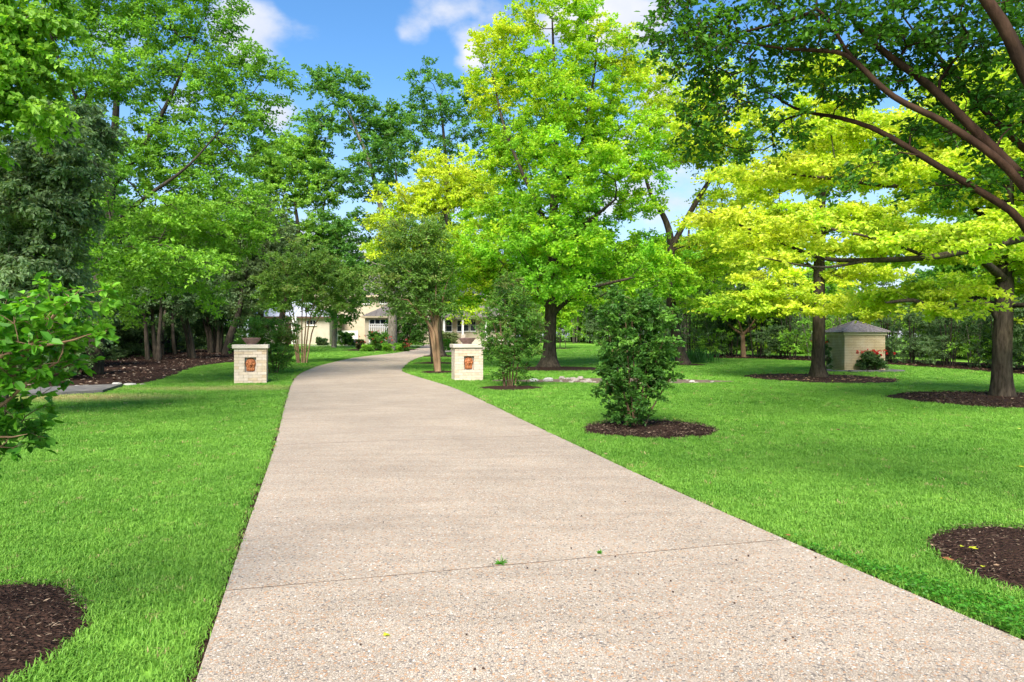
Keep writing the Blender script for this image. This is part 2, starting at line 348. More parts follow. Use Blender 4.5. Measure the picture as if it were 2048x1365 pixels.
def grass_material():
    m, nt, bs = mat_base('grass_blade'); N = nt.nodes; Lk = nt.links
    geo = N.new('ShaderNodeNewGeometry')
    oi = N.new('ShaderNodeObjectInfo')
    n1 = N.new('ShaderNodeTexNoise'); n1.inputs['Scale'].default_value = 0.7; n1.inputs['Detail'].default_value = 6; Lk.new(geo.outputs['Position'], n1.inputs['Vector'])
    n2 = N.new('ShaderNodeTexNoise'); n2.inputs['Scale'].default_value = 60; n2.inputs['Detail'].default_value = 2; Lk.new(geo.outputs['Position'], n2.inputs['Vector'])
    a = N.new('ShaderNodeMath'); a.operation = 'MULTIPLY'; a.inputs[1].default_value = 0.45; Lk.new(oi.outputs['Random'], a.inputs[0])
    b = N.new('ShaderNodeMath'); b.operation = 'ADD'; Lk.new(n1.outputs[0], b.inputs[0]); Lk.new(a.outputs[0], b.inputs[1])
    c = N.new('ShaderNodeMath'); c.operation = 'MULTIPLY_ADD'; c.inputs[1].default_value = 0.5; Lk.new(n2.outputs[0], c.inputs[0]); Lk.new(b.outputs[0], c.inputs[2])
    mr = N.new('ShaderNodeMapRange'); mr.inputs['From Min'].default_value = 0.62; mr.inputs['From Max'].default_value = 1.30; Lk.new(c.outputs[0], mr.inputs['Value'])
    rp = N.new('ShaderNodeValToRGB'); e = rp.color_ramp.elements
    e[0].color = (0.10, 0.265, 0.026, 1); e[1].color = (0.255, 0.48, 0.065, 1); Lk.new(mr.outputs[0], rp.inputs[0])
    dr = N.new('ShaderNodeAttribute'); dr.attribute_type = 'INSTANCER'; dr.attribute_name = 'dry'
    dm = N.new('ShaderNodeMix'); dm.data_type = 'RGBA'; dm.inputs['B'].default_value = (0.52, 0.40, 0.19, 1)
    Lk.new(dr.outputs['Fac'], dm.inputs['Factor']); Lk.new(rp.outputs[0], dm.inputs['A'])
    Lk.new(dm.outputs['Result'], bs.inputs['Base Color'])
    bs.inputs['Roughness'].default_value = 0.5; bs.inputs['Specular IOR Level'].default_value = 0.3
    tr = N.new('ShaderNodeBsdfTranslucent'); Lk.new(dm.outputs['Result'], tr.inputs['Color'])
    ms = N.new('ShaderNodeMixShader'); ms.inputs[0].default_value = 0.4; Lk.new(bs.outputs[0], ms.inputs[1]); Lk.new(tr.outputs[0], ms.inputs[2])
    Lk.new(ms.outputs[0], nt.nodes['Material Output'].inputs['Surface'])
    return m
M_GRASS = grass_material()

# ------------------------------------------------------------------ the setting: ground, driveway, beds
RNG = np.random.default_rng(7)
def structure(o): o['kind'] = 'structure'; return o
ys = np.concatenate([np.linspace(-60, 20, 9), np.linspace(24, 90, 45), [120, 200, 400, 800, 1600]])
xs = np.array([-1200, -300, -60, -20, 0, 20, 60, 300, 1200.0])
gv = np.array([(x, y, gzf(y)) for y in ys for x in xs]); nx = len(xs)
gf = np.array([(j * nx + i, j * nx + i + 1, (j + 1) * nx + i + 1, (j + 1) * nx + i) for j in range(len(ys) - 1) for i in range(nx - 1)])
structure(link('ground', npmesh('ground', gv, gf, M_LAWN)))

# driveway: matched points on its left and right edge
uL = np.array([-0.289, 0.957])
rows = [((450, 1190), (1570, 1085)), ((550, 893), (1108, 873)), ((572, 805), (930, 787)), ((584.5, 767), (868, 765)), ((596, 752), (822, 751)), ((617, 741), (806.5, 745)), ((645, 731), (804.5, 741)),
        ((713, 716), (810, 733)), ((801, 705.5), (836, 717)), ((836, 697), (888, 706)), ((850, 690), (950, 701)), ((872, 686.5), (1030, 699.5))]
E = [(G(*a)[:2], G(*b)[:2]) for a, b in rows]
near = []
for k in (2, 1):
    near.append((E[0][0] - uL * 5.6 * k * 0.98, E[0][1] - np.array([-0.295, 0.955]) * 5.6 * k))
E = near + E
def catmull(p, n=8):
    p = np.asarray(p, float); q = np.vstack([2 * p[0] - p[1], p, 2 * p[-1] - p[-2]]); out = []
    for i in range(1, len(q) - 2):
        for t in np.linspace(0, 1, n, endpoint=False):
            a, b, c, d = q[i - 1], q[i], q[i + 1], q[i + 2]
            out.append(0.5 * (2 * b + (c - a) * t + (2 * a - 5 * b + 4 * c - d) * t * t + (3 * b - a - 3 * c + d) * t ** 3))
    out.append(q[-2]); return np.array(out)
EL = catmull([e[0] for e in E], 10); ER = catmull([e[1] for e in E], 10)
mid = (EL + ER) / 2; sarc = np.concatenate([[0], np.cumsum(np.linalg.norm(np.diff(mid, axis=0), axis=1))])
def edge_at(s):
    f = lambda A: np.array([np.interp(s, sarc, A[:, 0]), np.interp(s, sarc, A[:, 1])])
    return f(EL), f(ER)
joints = [0.0, sarc[10], sarc[20], sarc[30]]
while joints[-1] + 5.8 < sarc[-1]: joints.append(joints[-1] + 5.8)
joints.append(sarc[-1])
drive = empty('driveway', (0, 0, 0), 0, kind='structure')
DTOP = 0.03
for k in range(len(joints) - 1):
    a, b = joints[k] + (0.009 if k < 3 else 0.016), joints[k + 1] - (0.009 if k < 2 else 0.016)
    if b - a < 0.3: continue
    n = 10; v = []; f = []; m_ = 7
    for i in range(n + 1):
        l, r = edge_at(a + (b - a) * i / n)
        for j in range(m_ + 1):
            t = j / m_; p = l + (r - l) * t; g = gzf(p[1])
            drop = 0.006 if j in (0, m_) or i in (0, n) else 0.0
            v.append((p[0], p[1], g + DTOP - drop + 0.004 * pnoise((p[0] * .7, p[1] * .7, 3))))
    o_ = len(v)
    for i in range(n):
        for j in range(m_):
            q = i * (m_ + 1) + j; f.append((q, q + 1, q + m_ + 2, q + m_ + 1))
    rim = [j for j in range(m_ + 1)] + [i * (m_ + 1) + m_ for i in range(1, n + 1)] + [n * (m_ + 1) + j for j in range(m_ - 1, -1, -1)] + [i * (m_ + 1) for i in range(n - 1, 0, -1)]
    for q in rim: x, y, z = v[q]; v.append((x, y, z - 0.1))
    for i in range(len(rim)):
        j = (i + 1) % len(rim); f.append((rim[i], o_ + i, o_ + j, rim[j]))
    link('slab', pymesh('slab', v, f, M_DRIVE), drive)
for sj in joints[1:-1]:                              # dark soil-coloured strip standing in for the shade down in the joints
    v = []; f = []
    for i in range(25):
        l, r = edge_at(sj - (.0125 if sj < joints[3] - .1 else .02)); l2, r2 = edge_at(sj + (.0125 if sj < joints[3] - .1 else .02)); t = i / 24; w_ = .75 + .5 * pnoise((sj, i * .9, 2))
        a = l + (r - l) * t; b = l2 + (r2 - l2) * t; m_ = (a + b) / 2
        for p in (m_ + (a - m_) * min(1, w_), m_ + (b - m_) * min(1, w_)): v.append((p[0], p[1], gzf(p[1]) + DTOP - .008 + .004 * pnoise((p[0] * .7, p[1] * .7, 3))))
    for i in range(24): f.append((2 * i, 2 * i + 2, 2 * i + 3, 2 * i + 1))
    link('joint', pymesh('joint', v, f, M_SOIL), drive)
DRIVE_POLY = np.vstack([EL + (EL - ER) / np.linalg.norm(EL - ER, axis=1)[:, None] * 0.032, (ER + (ER - EL) / np.linalg.norm(EL - ER, axis=1)[:, None] * 0.032)[::-1]])
# bare soil edge under and along the slabs
v = []; f = []
for i in range(len(EL)):
    d = (ER[i] - EL[i]) / np.linalg.norm(ER[i] - EL[i])
    for p in (EL[i] - d * 0.07, ER[i] + d * 0.07): v.append((p[0], p[1], gzf(p[1]) + 0.006))
for i in range(len(EL) - 1): f.append((2 * i, 2 * i + 1, 2 * i + 3, 2 * i + 2))
structure(link('soil_edge', pymesh('soil_edge', v, f, M_MULCH)))

def in_poly(pts, poly):
    x, y = pts[:, 0], pts[:, 1]; c = np.zeros(len(pts), bool); n = len(poly)
    for i in range(n):
        x0, y0 = poly[i]; x1, y1 = poly[(i + 1) % n]
        if y0 == y1: continue
        c ^= ((y0 > y) != (y1 > y)) & (x < (x1 - x0) * (y - y0) / (y1 - y0) + x0)
    return c
BEDS = []      # circles kept free of grass
def wob(ang, seed, amp=0.08): return 1 + amp * (np.sin(ang * 2 + seed) * .5 + np.sin(ang * 3 + seed * 1.7) * .5 + np.sin(ang * 7 + seed * 2.3) * .3 + np.sin(ang * 13 + seed) * .15)
def mulch_ring(x, y, r, seed, mound=0.05, ry=None, name='mulch_ring'):
    ry = ry or r; n = 64; v = [(x, y, gzf(y) + 0.012 + mound)]; f = []; K = 8
    for k in range(1, K + 1):
        for i in range(n):
            a = 2 * math.pi * i / n; w = float(wob(a, seed)); t = k / K
            px_, py_ = x + r * t * w * math.cos(a), y + ry * t * w * math.sin(a)
            v.append((px_, py_, gzf(py_) + 0.010 + mound * (1 - t * t) + (0.02 * pnoise((px_ * 5, py_ * 5, seed)) if k < K else -0.004)))
    for i in range(n): f.append((0, 1 + i, 1 + (i + 1) % n))
    for k in range(K - 1):
        for i in range(n): j = (i + 1) % n; f.append((1 + k * n + i, 1 + (k + 1) * n + i, 1 + (k + 1) * n + j, 1 + k * n + j))
    BEDS.append((x, y, r, ry, seed))
    return structure(link(name, pymesh(name, v, f, M_MULCH, True)))
mulch_ring(4.02, 4.78, 0.98, 1.0)                                   # under the overhanging crape myrtle
mulch_ring(-3.2, 3.5, 0.92, 2.0)                                    # under the shrub at the left of the drive
OAK_A = B(2005, 18.0); OAK_B = B(1638, 26.4); MAIN = B(1098, 32.5)
mulch_ring(OAK_A[0] - 0.1, 17.2, 2.9, 3.0)
mulch_ring(OAK_B[0], 26.2, 2.8, 4.0)
mulch_ring(MAIN[0] + 0.3, 32.0, 2.7, 5.0, 0.08, 1.6)
SHRUB_V = B(1275, 11.85); SHRUB_U = B(1022, 21.4)
mulch_ring(SHRUB_V[0] + .22, 11.85, 1.2, 6.0)
mulch_ring(SHRUB_U[0], 21.4, 1.02, 7.0)
T_B = G(876, 745); mulch_ring(T_B[0] + .1, T_B[1], 0.9, 8.0, 0.03)
T_C = G(868, 727); mulch_ring(T_C[0], T_C[1], 1.2, 9.0, 0.03)
D_B = G(876, 713); mulch_ring(D_B[0], D_B[1], 1.5, 9.5, 0.03)
LEAN = G(1365, 730); mulch_ring(LEAN[0] - .3, LEAN[1], 1.7, 10.0, 0.04, 1.0)
YOUNG = G(1120, 698); mulch_ring(YOUNG[0], YOUNG[1], 1.2, 11.0, 0.03)
S_B = G(783, 701); mulch_ring(S_B[0] - .8, S_B[1] + 1, 3.6, 12.0, 0.05, 3.0)

# left bed along the boundary and mulch strip under the right hedge
def strip_bed(front, back, n=40):
    A = catmull(front, 6); Bk = catmull(back, 6); v = []; f = []; K = 6
    s = np.linspace(0, len(A) - 1, n); s2 = np.linspace(0, len(Bk) - 1, n)
    for i in range(n):
        a = np.array([np.interp(s[i], range(len(A)), A[:, c]) for c in (0, 1)]); b = np.array([np.interp(s2[i], range(len(Bk)), Bk[:, c]) for c in (0, 1)])
        for k in range(K + 1):
            p = a + (b - a) * k / K; v.append((p[0], p[1], gzf(p[1]) + 0.012 + 0.05 * min(1, k / 2) + 0.03 * pnoise((p[0] * 2, p[1] * 2, 1)) * min(1, k)))
    for i in range(n - 1):
        for k in range(K): q = i * (K + 1) + k; f.append((q, q + K + 1, q + K + 2, q + 1))
    structure(link('mulch_bed', pymesh('mulch_bed', v, f, M_MULCH, True)))
    return np.vstack([A, Bk[::-1]])
LB_front = [G(60, 779)[:2], G(240, 771)[:2], G(292, 767)[:2], G(345, 752)[:2], G(392, 735)[:2], G(440, 727.5)[:2], G(470, 725)[:2], G(500, 716)[:2], G(520, 708)[:2], (-21.0, 57.0)]
LB_back = [(-27.0, 20.0), (-27, 26), (-27, 32), (-27, 38), (-28, 46), (-29, 57)]
LBED = strip_bed(LB_front, LB_back)
RB_front = [G(1395, 717)[:2], G(1492, 717.7)[:2], G(1619, 723)[:2], G(1770, 730)[:2], G(1935, 741)[:2], G(2030, 749)[:2], (21.6, 22.0), (21.6, 12.0)]
RB_back = [(11.5, 50.0), (17, 46.0), (21.5, 42.0), (24.5, 37.0), (25.5, 32.0), (25.5, 22.0), (25.5, 12.0)]
RBED = strip_bed(RB_front, RB_back)
CR_a = [G(985, 760.5)[:2], G(1060, 760)[:2], G(1130, 758.5)[:2], G(1200, 757)[:2], G(1290, 757)[:2], G(1390, 760)[:2], G(1470, 763)[:2]]
CR_b = [G(985, 763)[:2], G(1060, 766)[:2], G(1130, 766.5)[:2], G(1200, 768)[:2], G(1290, 768.5)[:2], G(1390, 768)[:2], G(1470, 765)[:2]]
A_, B_ = catmull(CR_a, 6), catmull(CR_b, 6); v = []; f = []
for i in range(len(A_)):
    for t, dz in ((0, .008), (.25, .012), (.5, .014), (.75, .012), (1, .008)):
        p = A_[i] + (B_[i] - A_[i]) * t; v.append((p[0], p[1], gzf(p[1]) + dz))
for i in range(len(A_) - 1):
    for k in range(4): q = i * 5 + k; f.append((q, q + 1, q + 6, q + 5))
structure(link('creek_bed', pymesh('creek_bed', v, f, M_SOIL, True)))
CREEK = np.vstack([A_, B_[::-1]])

# ------------------------------------------------------------------ lawn grass: tufts of blades
def tuft(name, seed, nb=18, rad=0.055, h=0.043, w=0.006):
    r = np.random.default_rng(seed); v = []; f = []
    for i in range(nb):
        a = r.uniform(0, 6.28); rr = rad * math.sqrt(r.uniform()); bx_, by_ = rr * math.cos(a), rr * math.sin(a)
        d = r.uniform(0, 6.28); lean = r.uniform(.25, 1.1); hh = h * r.uniform(.55, 1.2); ww = w * r.uniform(.7, 1.25)
        dx, dy = math.cos(d), math.sin(d); sx, sy = -dy * ww / 2, dx * ww / 2; o = len(v)
        m1 = (bx_ + dx * hh * lean * .35, by_ + dy * hh * lean * .35, hh * .62); tp = (bx_ + dx * hh * lean, by_ + dy * hh * lean, hh * (1 - .25 * lean * lean))
        v += [(bx_ - sx, by_ - sy, -.01), (bx_ + sx, by_ + sy, -.01), (m1[0] + sx, m1[1] + sy, m1[2]), (m1[0] - sx, m1[1] - sy, m1[2]), tp]
        f += [(o, o + 1, o + 2, o + 3), (o + 3, o + 2, o + 4)]
    return bpy.data.objects.new(name, pymesh(name, v, f, M_GRASS))
def instancer(name, pts, rot, scl, dry, protos, seed=0):
    """one 'stuff' object: a point cloud that carries tufts"""
    cl = bpy.data.collections.new(name + '_kinds')
    for p in protos: cl.objects.link(p)
    me = bpy.data.meshes.new(name); me.vertices.add(len(pts)); me.vertices.foreach_set('co', np.asarray(pts, np.float32).ravel())
    def at(nm, ty, dat, key): a_ = me.attributes.new(nm, ty, 'POINT'); a_.data.foreach_set(key, np.asarray(dat, np.float32).ravel())
    at('rot', 'FLOAT_VECTOR', rot, 'vector'); at('scl', 'FLOAT_VECTOR', scl, 'vector'); at('dry', 'FLOAT', dry, 'value')
    o = link(name, me); o['kind'] = 'stuff'
    ng = bpy.data.node_groups.new(name, 'GeometryNodeTree')
    ng.interface.new_socket('Geometry', in_out='INPUT', socket_type='NodeSocketGeometry'); ng.interface.new_socket('Geometry', in_out='OUTPUT', socket_type='NodeSocketGeometry')
    N = ng.nodes; Lk = ng.links
    gi = N.new('NodeGroupInput'); go = N.new('NodeGroupOutput'); ip = N.new('GeometryNodeInstanceOnPoints'); ci = N.new('GeometryNodeCollectionInfo')
    ci.inputs['Collection'].default_value = cl; ci.inputs['Separate Children'].default_value = True; ci.inputs['Reset Children'].default_value = True
    ip.inputs['Pick Instance'].default_value = True
    def na(nm): a_ = N.new('GeometryNodeInputNamedAttribute'); a_.data_type = 'FLOAT_VECTOR'; a_.inputs[0].default_value = nm; return a_
    rv = N.new('FunctionNodeRandomValue'); rv.data_type = 'INT'; rv.inputs['Min'].default_value = 0 if 'Min' in rv.inputs else 0
    for s in rv.inputs:
        if s.type == 'INT' and s.name == 'Max': s.default_value = len(protos) - 1
        if s.type == 'INT' and s.name == 'Min': s.default_value = 0
    Lk.new(gi.outputs[0], ip.inputs['Points']); Lk.new(ci.outputs[0], ip.inputs['Instance'])
    Lk.new([s for s in rv.outputs if s.type == 'INT'][0], ip.inputs['Instance Index'])
    e2r = N.new('FunctionNodeEulerToRotation'); Lk.new(na('rot').outputs[0], e2r.inputs[0]); Lk.new(e2r.outputs[0], ip.inputs['Rotation'])
    Lk.new(na('scl').outputs[0], ip.inputs['Scale']); Lk.new(ip.outputs[0], go.inputs[0])
    md = o.modifiers.new('tufts', 'NODES'); md.node_group = ng
    return o
def grass_points():
    P_ = []; S_ = []
    bands = [(1.8, 5.5, 760, 1.0), (5.5, 9, 520, 1.1), (9, 15, 280, 1.3), (15, 25, 110, 1.65), (25, 42, 42, 2.1), (42, 72, 14, 2.6)]
    for y0, y1, dens, s in bands:
        hw0 = 0.80 * y1 + 1.5
        n = int(dens * (y1 - y0) * 2 * hw0); p = np.column_stack([RNG.uniform(-hw0, hw0, n), RNG.uniform(y0, y1, n)])
        p = p[np.abs(p[:, 0]) < 0.80 * p[:, 1] + 1.2]
        P_.append(p); S_.append(np.full(len(p), s))
    p = np.vstack(P_); s = np.concatenate(S_)
    keep = ~in_poly(p, DRIVE_POLY) & ~in_poly(p, LBED) & ~in_poly(p, RBED)
    cr = in_poly(p, CREEK); keep &= ~cr
    for (x, y, r, ry, sd_) in BEDS:
        a = np.arctan2((p[:, 1] - y) / ry, (p[:, 0] - x) / r); q = np.hypot((p[:, 0] - x) / r, (p[:, 1] - y) / ry)
        keep &= q > wob(a, sd_) * (1 - 0.03 + RNG.uniform(-.03, .03, len(p)))
    keep &= ~((p[:, 0] > 21.5) | (p[:, 0] < -24))
    return p[keep], s[keep]
gp_, gs_ = grass_points()
n = len(gp_)
pts = np.column_stack([gp_, gz(gp_[:, 1])])
hgt = RNG.uniform(.75, 1.25, n)
dry = (RNG.uniform(0, 1, n) < 0.014) * RNG.uniform(.4, 1, n)
for (c, rx_, ry_, a_) in ((G(165, 797), 2.6, 1.3, 1.0), (G(440, 779), 3.2, .9, .7), (G(505, 775), 1.3, .7, .75), (G(330, 780), 2.0, .5, .4), (G(640, 735), 1.6, 1.0, .3), (G(560, 1000), 0.0001, .0001, 0)):
    q = np.hypot((gp_[:, 0] - c[0]) / rx_, (gp_[:, 1] - c[1]) / ry_)
    dry = np.maximum(dry, np.clip(1.25 - q, 0, 1) * a_ * RNG.uniform(.5, 1.2, n))
scl = np.column_stack([gs_, gs_, gs_ ** 0.35 * hgt])
instancer('lawn_grass', pts, np.column_stack([RNG.uniform(-.12, .12, n), RNG.uniform(-.12, .12, n), RNG.uniform(0, 6.28, n)]), scl, np.clip(dry, 0, 1), [tuft('grass_tuft', 10 + k) for k in range(5)])

# ------------------------------------------------------------------ plant tools
def norm(a): return a / np.maximum(np.linalg.norm(a, axis=-1, keepdims=True), 1e-9)
def leaf_arrays(pos, ax, nr, L, W, fine=False, fold=0.18, droop=0.12):
    ax = norm(ax); sd_ = norm(np.cross(nr, ax)); nn = np.cross(ax, sd_); L = L[:, None]; W = W[:, None]
    if not fine:
        v = np.stack([pos, pos + ax * L * .48 + sd_ * W * .5 + nn * W * fold, pos + ax * L - nn * L * droop, pos + ax * L * .48 - sd_ * W * .5 + nn * W * fold], 1)
        k = 4; base = np.array([[0, 1, 2], [0, 2, 3]])
    else:
        v = np.stack([pos, pos + ax * L * .26 + sd_ * W * .42 + nn * W * fold, pos + ax * L * .66 + sd_ * W * .44 + nn * (W * fold - L * droop * .3), pos + ax * L - nn * L * droop,
                      pos + ax * L * .66 - sd_ * W * .44 + nn * (W * fold - L * droop * .3), pos + ax * L * .26 - sd_ * W * .42 + nn * W * fold], 1)
        k = 6; base = np.array([[0, 1, 2, 3], [0, 3, 4, 5]])
    f = (np.arange(len(pos)) * k)[:, None, None] + base[None]
    return v.reshape(-1, 3), f.reshape(-1, base.shape[1]), k
def tube(pts, rad, sides):
    pts = np.asarray(pts, float); n = len(pts)
    t = np.gradient(pts, axis=0); t = norm(t)
    ref = np.array([0, 0, 1.0]) if abs(t[:, 2]).mean() < .8 else np.array([1.0, 0.2, 0])
    a = norm(np.cross(t, ref)); b = np.cross(t, a)
    ang = np.arange(sides) * 2 * math.pi / sides
    v = pts[:, None] + (a[:, None] * np.cos(ang)[None, :, None] + b[:, None] * np.sin(ang)[None, :, None]) * np.asarray(rad)[:, None, None]
    i = np.arange(n - 1)[:, None] * sides; j = np.arange(sides)[None]; j2 = (j + 1) % sides
    f = np.stack([i + j, i + j2, i + sides + j2, i + sides + j], -1).reshape(-1, 4)
    return v.reshape(-1, 3), f
class Skel:
    def __init__(s): s.p = []; s.par = []; s.plen = []; s.r = []
    def add(s, p, par, r=0.0):
        s.p.append(np.asarray(p, float)); s.par.append(par); s.r.append(r)
        s.plen.append(0 if par < 0 else s.plen[par] + float(np.linalg.norm(s.p[-1] - s.p[par]))); return len(s.p) - 1
    def path(s, pts, rads, root=-1, step=0.6, jit=0.0, rng=None):
        """a drawn stem or limb; pts world, rads at each point"""
        C = catmull(np.column_stack([pts, rads]), 5); i0 = root
        for q in C:
            if i0 >= 0 and np.linalg.norm(q[:3] - s.p[i0]) < step * .25: continue
            pp = q[:3] + (rng.normal(0, jit, 3) if rng is not None and jit else 0)
            i0 = s.add(pp, i0, max(q[3], 1e-3))
        return i0
    def nearest(s, p): A = np.array(s.p); return int(np.argmin(np.linalg.norm(A - np.asarray(p), axis=1)))
    def reach(s, targets, rng, wl=0.22, down=0.6, step=0.7, jit=0.05, bow=0.3, start=0):
        """join every target to the skeleton along a bowed branch"""
        A = np.zeros((len(s.p) + len(targets) * 40, 3)); Lp = np.zeros(len(A)); n = len(s.p); A[:n] = s.p; Lp[:n] = s.plen
        todo = np.asarray(targets, float)
        d0 = np.array([np.min(np.linalg.norm(A[start:n] - q, axis=1)) for q in todo]); tips = []
        for q in todo[np.argsort(d0)]:
            dv = q - A[start:n]; dd = np.linalg.norm(dv, axis=1)
            c = dd + wl * Lp[start:n] + down * np.maximum(0, -dv[:, 2])
            j = int(np.argmin(c)) + start; p0 = s.p[j]; dist = dd[j - start]
            par = s.par[j]; dr = norm(p0 - s.p[par]) if par >= 0 else np.array([0, 0, 1.0])
            ctrl = p0 + (q - p0) * .5 + dr * dist * bow + np.array([0, 0, -0.05 * dist])
            k = max(2, int(dist / step) + 1); i0 = j
            for t in np.linspace(0, 1, k + 1)[1:]:
                pp = (1 - t) ** 2 * p0 + 2 * t * (1 - t) * ctrl + t * t * q
                if t < 1: pp = pp + rng.normal(0, jit * min(1, dist), 3)
                i0 = s.add(pp, i0)
                if n < len(A): A[n] = pp; Lp[n] = s.plen[i0]; n += 1
            tips.append(i0)
        return tips
    def radii(s, rt=0.008, ex=2.3):
        n = len(s.p); w = np.zeros(n); kids = [0] * n
        for i in range(n):
            if s.par[i] >= 0: kids[s.par[i]] += 1
        for i in range(n - 1, -1, -1):
            if kids[i] == 0: w[i] = 1
            if s.par[i] >= 0: w[s.par[i]] += w[i] * 1.0
        r = rt * np.maximum(w, 1) ** (1 / ex)
        for i in range(n):
            if s.r[i] > 0: r[i] = s.r[i]
            elif s.par[i] >= 0: r[i] = min(r[i], r[s.par[i]] * 0.92)
        return r
    def mesh(s, name, mat, org, rt=0.008, flare=0.0, zbase=0.0, minr=0.0, seed=0, big=12):
        r = s.radii(rt); n = len(s.p); kids = [[] for _ in range(n)]
        for i in range(n):
            if s.par[i] >= 0: kids[s.par[i]].append(i)
        V = []; Fq = []; o = 0; P_ = np.array(s.p)
        starts = [(-1, i) for i in range(n) if s.par[i] < 0]
        while starts:
            p0, i = starts.pop(); ch = [p0, i] if p0 >= 0 else [i]
            while kids[i]:
                ks = sorted(kids[i], key=lambda q: -r[q]); starts += [(i, q) for q in ks[1:]]; i = ks[0]; ch.append(i)
            if len(ch) < 2: continue
            rr = r[ch].copy()
            if p0 >= 0: rr[0] = min(rr[0], rr[1] * 1.15)
            rr[-1] *= .4
            if rr.max() < minr: continue
            pp = P_[ch].copy(); sides = big if rr.max() > .12 else (7 if rr.max() > .04 else (5 if rr.max() > .015 else 3))
            if flare and p0 < 0:
                q = np.linspace(0, 1, 5)[:-1]
                pp = np.vstack([pp[0] + (pp[1] - pp[0]) * q[:, None], pp[1:]]); rr = np.concatenate([rr[0] + (rr[1] - rr[0]) * q, rr[1:]])
                rr = rr * (1 + flare * np.exp(-np.maximum(0, pp[:, 2] - zbase) / 0.28))
            v, f = tube(pp, rr, sides)
            if flare and p0 < 0:                                   # buttressed foot
                z = v[:, 2] - zbase; cc = np.repeat(pp, sides, 0); ang = np.arctan2(v[:, 1] - cc[:, 1], v[:, 0] - cc[:, 0])
                amp = (0.05 + 0.16 * np.exp(-np.maximum(0, z) / .3)) * np.sin(ang * 5 + seed + z * .6) + 0.05 * np.sin(ang * 3 + z * 1.3)
                v = cc + (v - cc) * (1 + amp)[:, None]
                v[:sides, 2] -= 0.12
            V.append(v); Fq.append(f + o); o += len(v)
        return npmesh(name, np.vstack(V) - org, np.vstack(Fq), mat)
def sample_lobes(lobes, n, rng, shell=0.6):
    """lobes: (centre xyz, radii xyz, weight, tint) -> targets, tints"""
    wt = np.array([l[2] for l in lobes]); wt = wt / wt.sum(); out = []; tint = []
    for l, w in zip(lobes, wt):
        k = max(2, int(round(n * w))); c, R = np.asarray(l[0]), np.asarray(l[1]); got = []
        for i in range(k):
            best = None; bd = -1
            for _ in range(6):
                d = norm(rng.normal(0, 1, 3)); rr = (0.45 + .55 * rng.uniform()) if rng.uniform() < shell else rng.uniform() ** .5
                u = d * rr; md = min([np.linalg.norm(u - g) for g in got], default=9)
                if md > bd: bd = md; best = u
            got.append(best)
        out += [c + g * R for g in got]; tint += [l[3]] * k
    return np.array(out), np.array(tint)
def px_lobes(d, L, dy=0.55):
    """picture-sized lobes of a crown at distance d: (px, py, rx, rz, tint[, d offset m, depth radius m])"""
    out = []
    for l in L:
        px, py, rx, rz, t = l[:5]; off = l[5] if len(l) > 5 else 0.0; dd = d + off; k = dd / F
        ry = l[6] if len(l) > 6 else rx * k * dy + .3
        out.append((P(px, py, dd), np.array([rx * k, ry, rz * k]), rx * rz * k * k, t))
    return out
def spray(tips, dirs, tints, rng, nl, R, flat, LL, LW, droop, pal, up=0.6, spread=1.0, tw=7, bright=0.16):
    """leaves on short twigs round every tip; returns arrays"""
    nt_ = len(tips); k = np.full(nt_, tw)
    T = np.repeat(np.arange(nt_), tw); m_ = len(T)
    td = norm(rng.normal(0, 1, (m_, 3)) * spread + dirs[T] * 0.9 + np.array([0, 0, .15])); td[:, 2] *= flat; tl = R * rng.uniform(.45, 1.1, m_)
    per = max(1, nl // tw); I = np.repeat(np.arange(m_), per); n = len(I)
    u = rng.uniform(.08, 1.0, n) ** 0.8
    base = tips[T[I]] + td[I] * (tl[I] * u)[:, None]; base[:, 2] -= droop * (tl[I] * u) ** 2 / max(R, .01) * .5
    base += rng.normal(0, .07 * R, (n, 3)) * np.array([1, 1, max(flat, .45)])
    ax = td[I] * .7 + rng.normal(0, .75, (n, 3)); ax[:, 2] = ax[:, 2] * .6 - droop
    nr = rng.normal(0, .55, (n, 3)) + np.array([0, 0, up])
    L = LL * rng.uniform(.6, 1.25, n); W = LW * rng.uniform(.7, 1.2, n)
    ct = tints[T[I]] + rng.normal(0, .16, nt_)[T[I]] + rng.normal(0, .12, n)
    ct = np.clip(ct, 0, 1) * (len(pal) - 1); i0 = np.minimum(ct.astype(int), len(pal) - 2); fr = (ct - i0)[:, None]
    pa = np.asarray(pal); c = pa[i0] * (1 - fr) + pa[i0 + 1] * fr
    c = c * (1 + rng.normal(0, bright * .6, nt_)[T[I]] + rng.normal(0, bright, n)).clip(.45, 1.7)[:, None]
    return base, ax, nr, L, W, c, (tips, T, td, tl)
def crown_mesh(name, S, mat, org, fine=False, fold=.18, droop=.12):
    base, ax, nr, L, W, c = S[:6]
    v, f, k = leaf_arrays(base - org, ax, nr, L, W, fine, fold, droop)
    return npmesh(name, v, f, mat, False, np.repeat(c, k, 0))
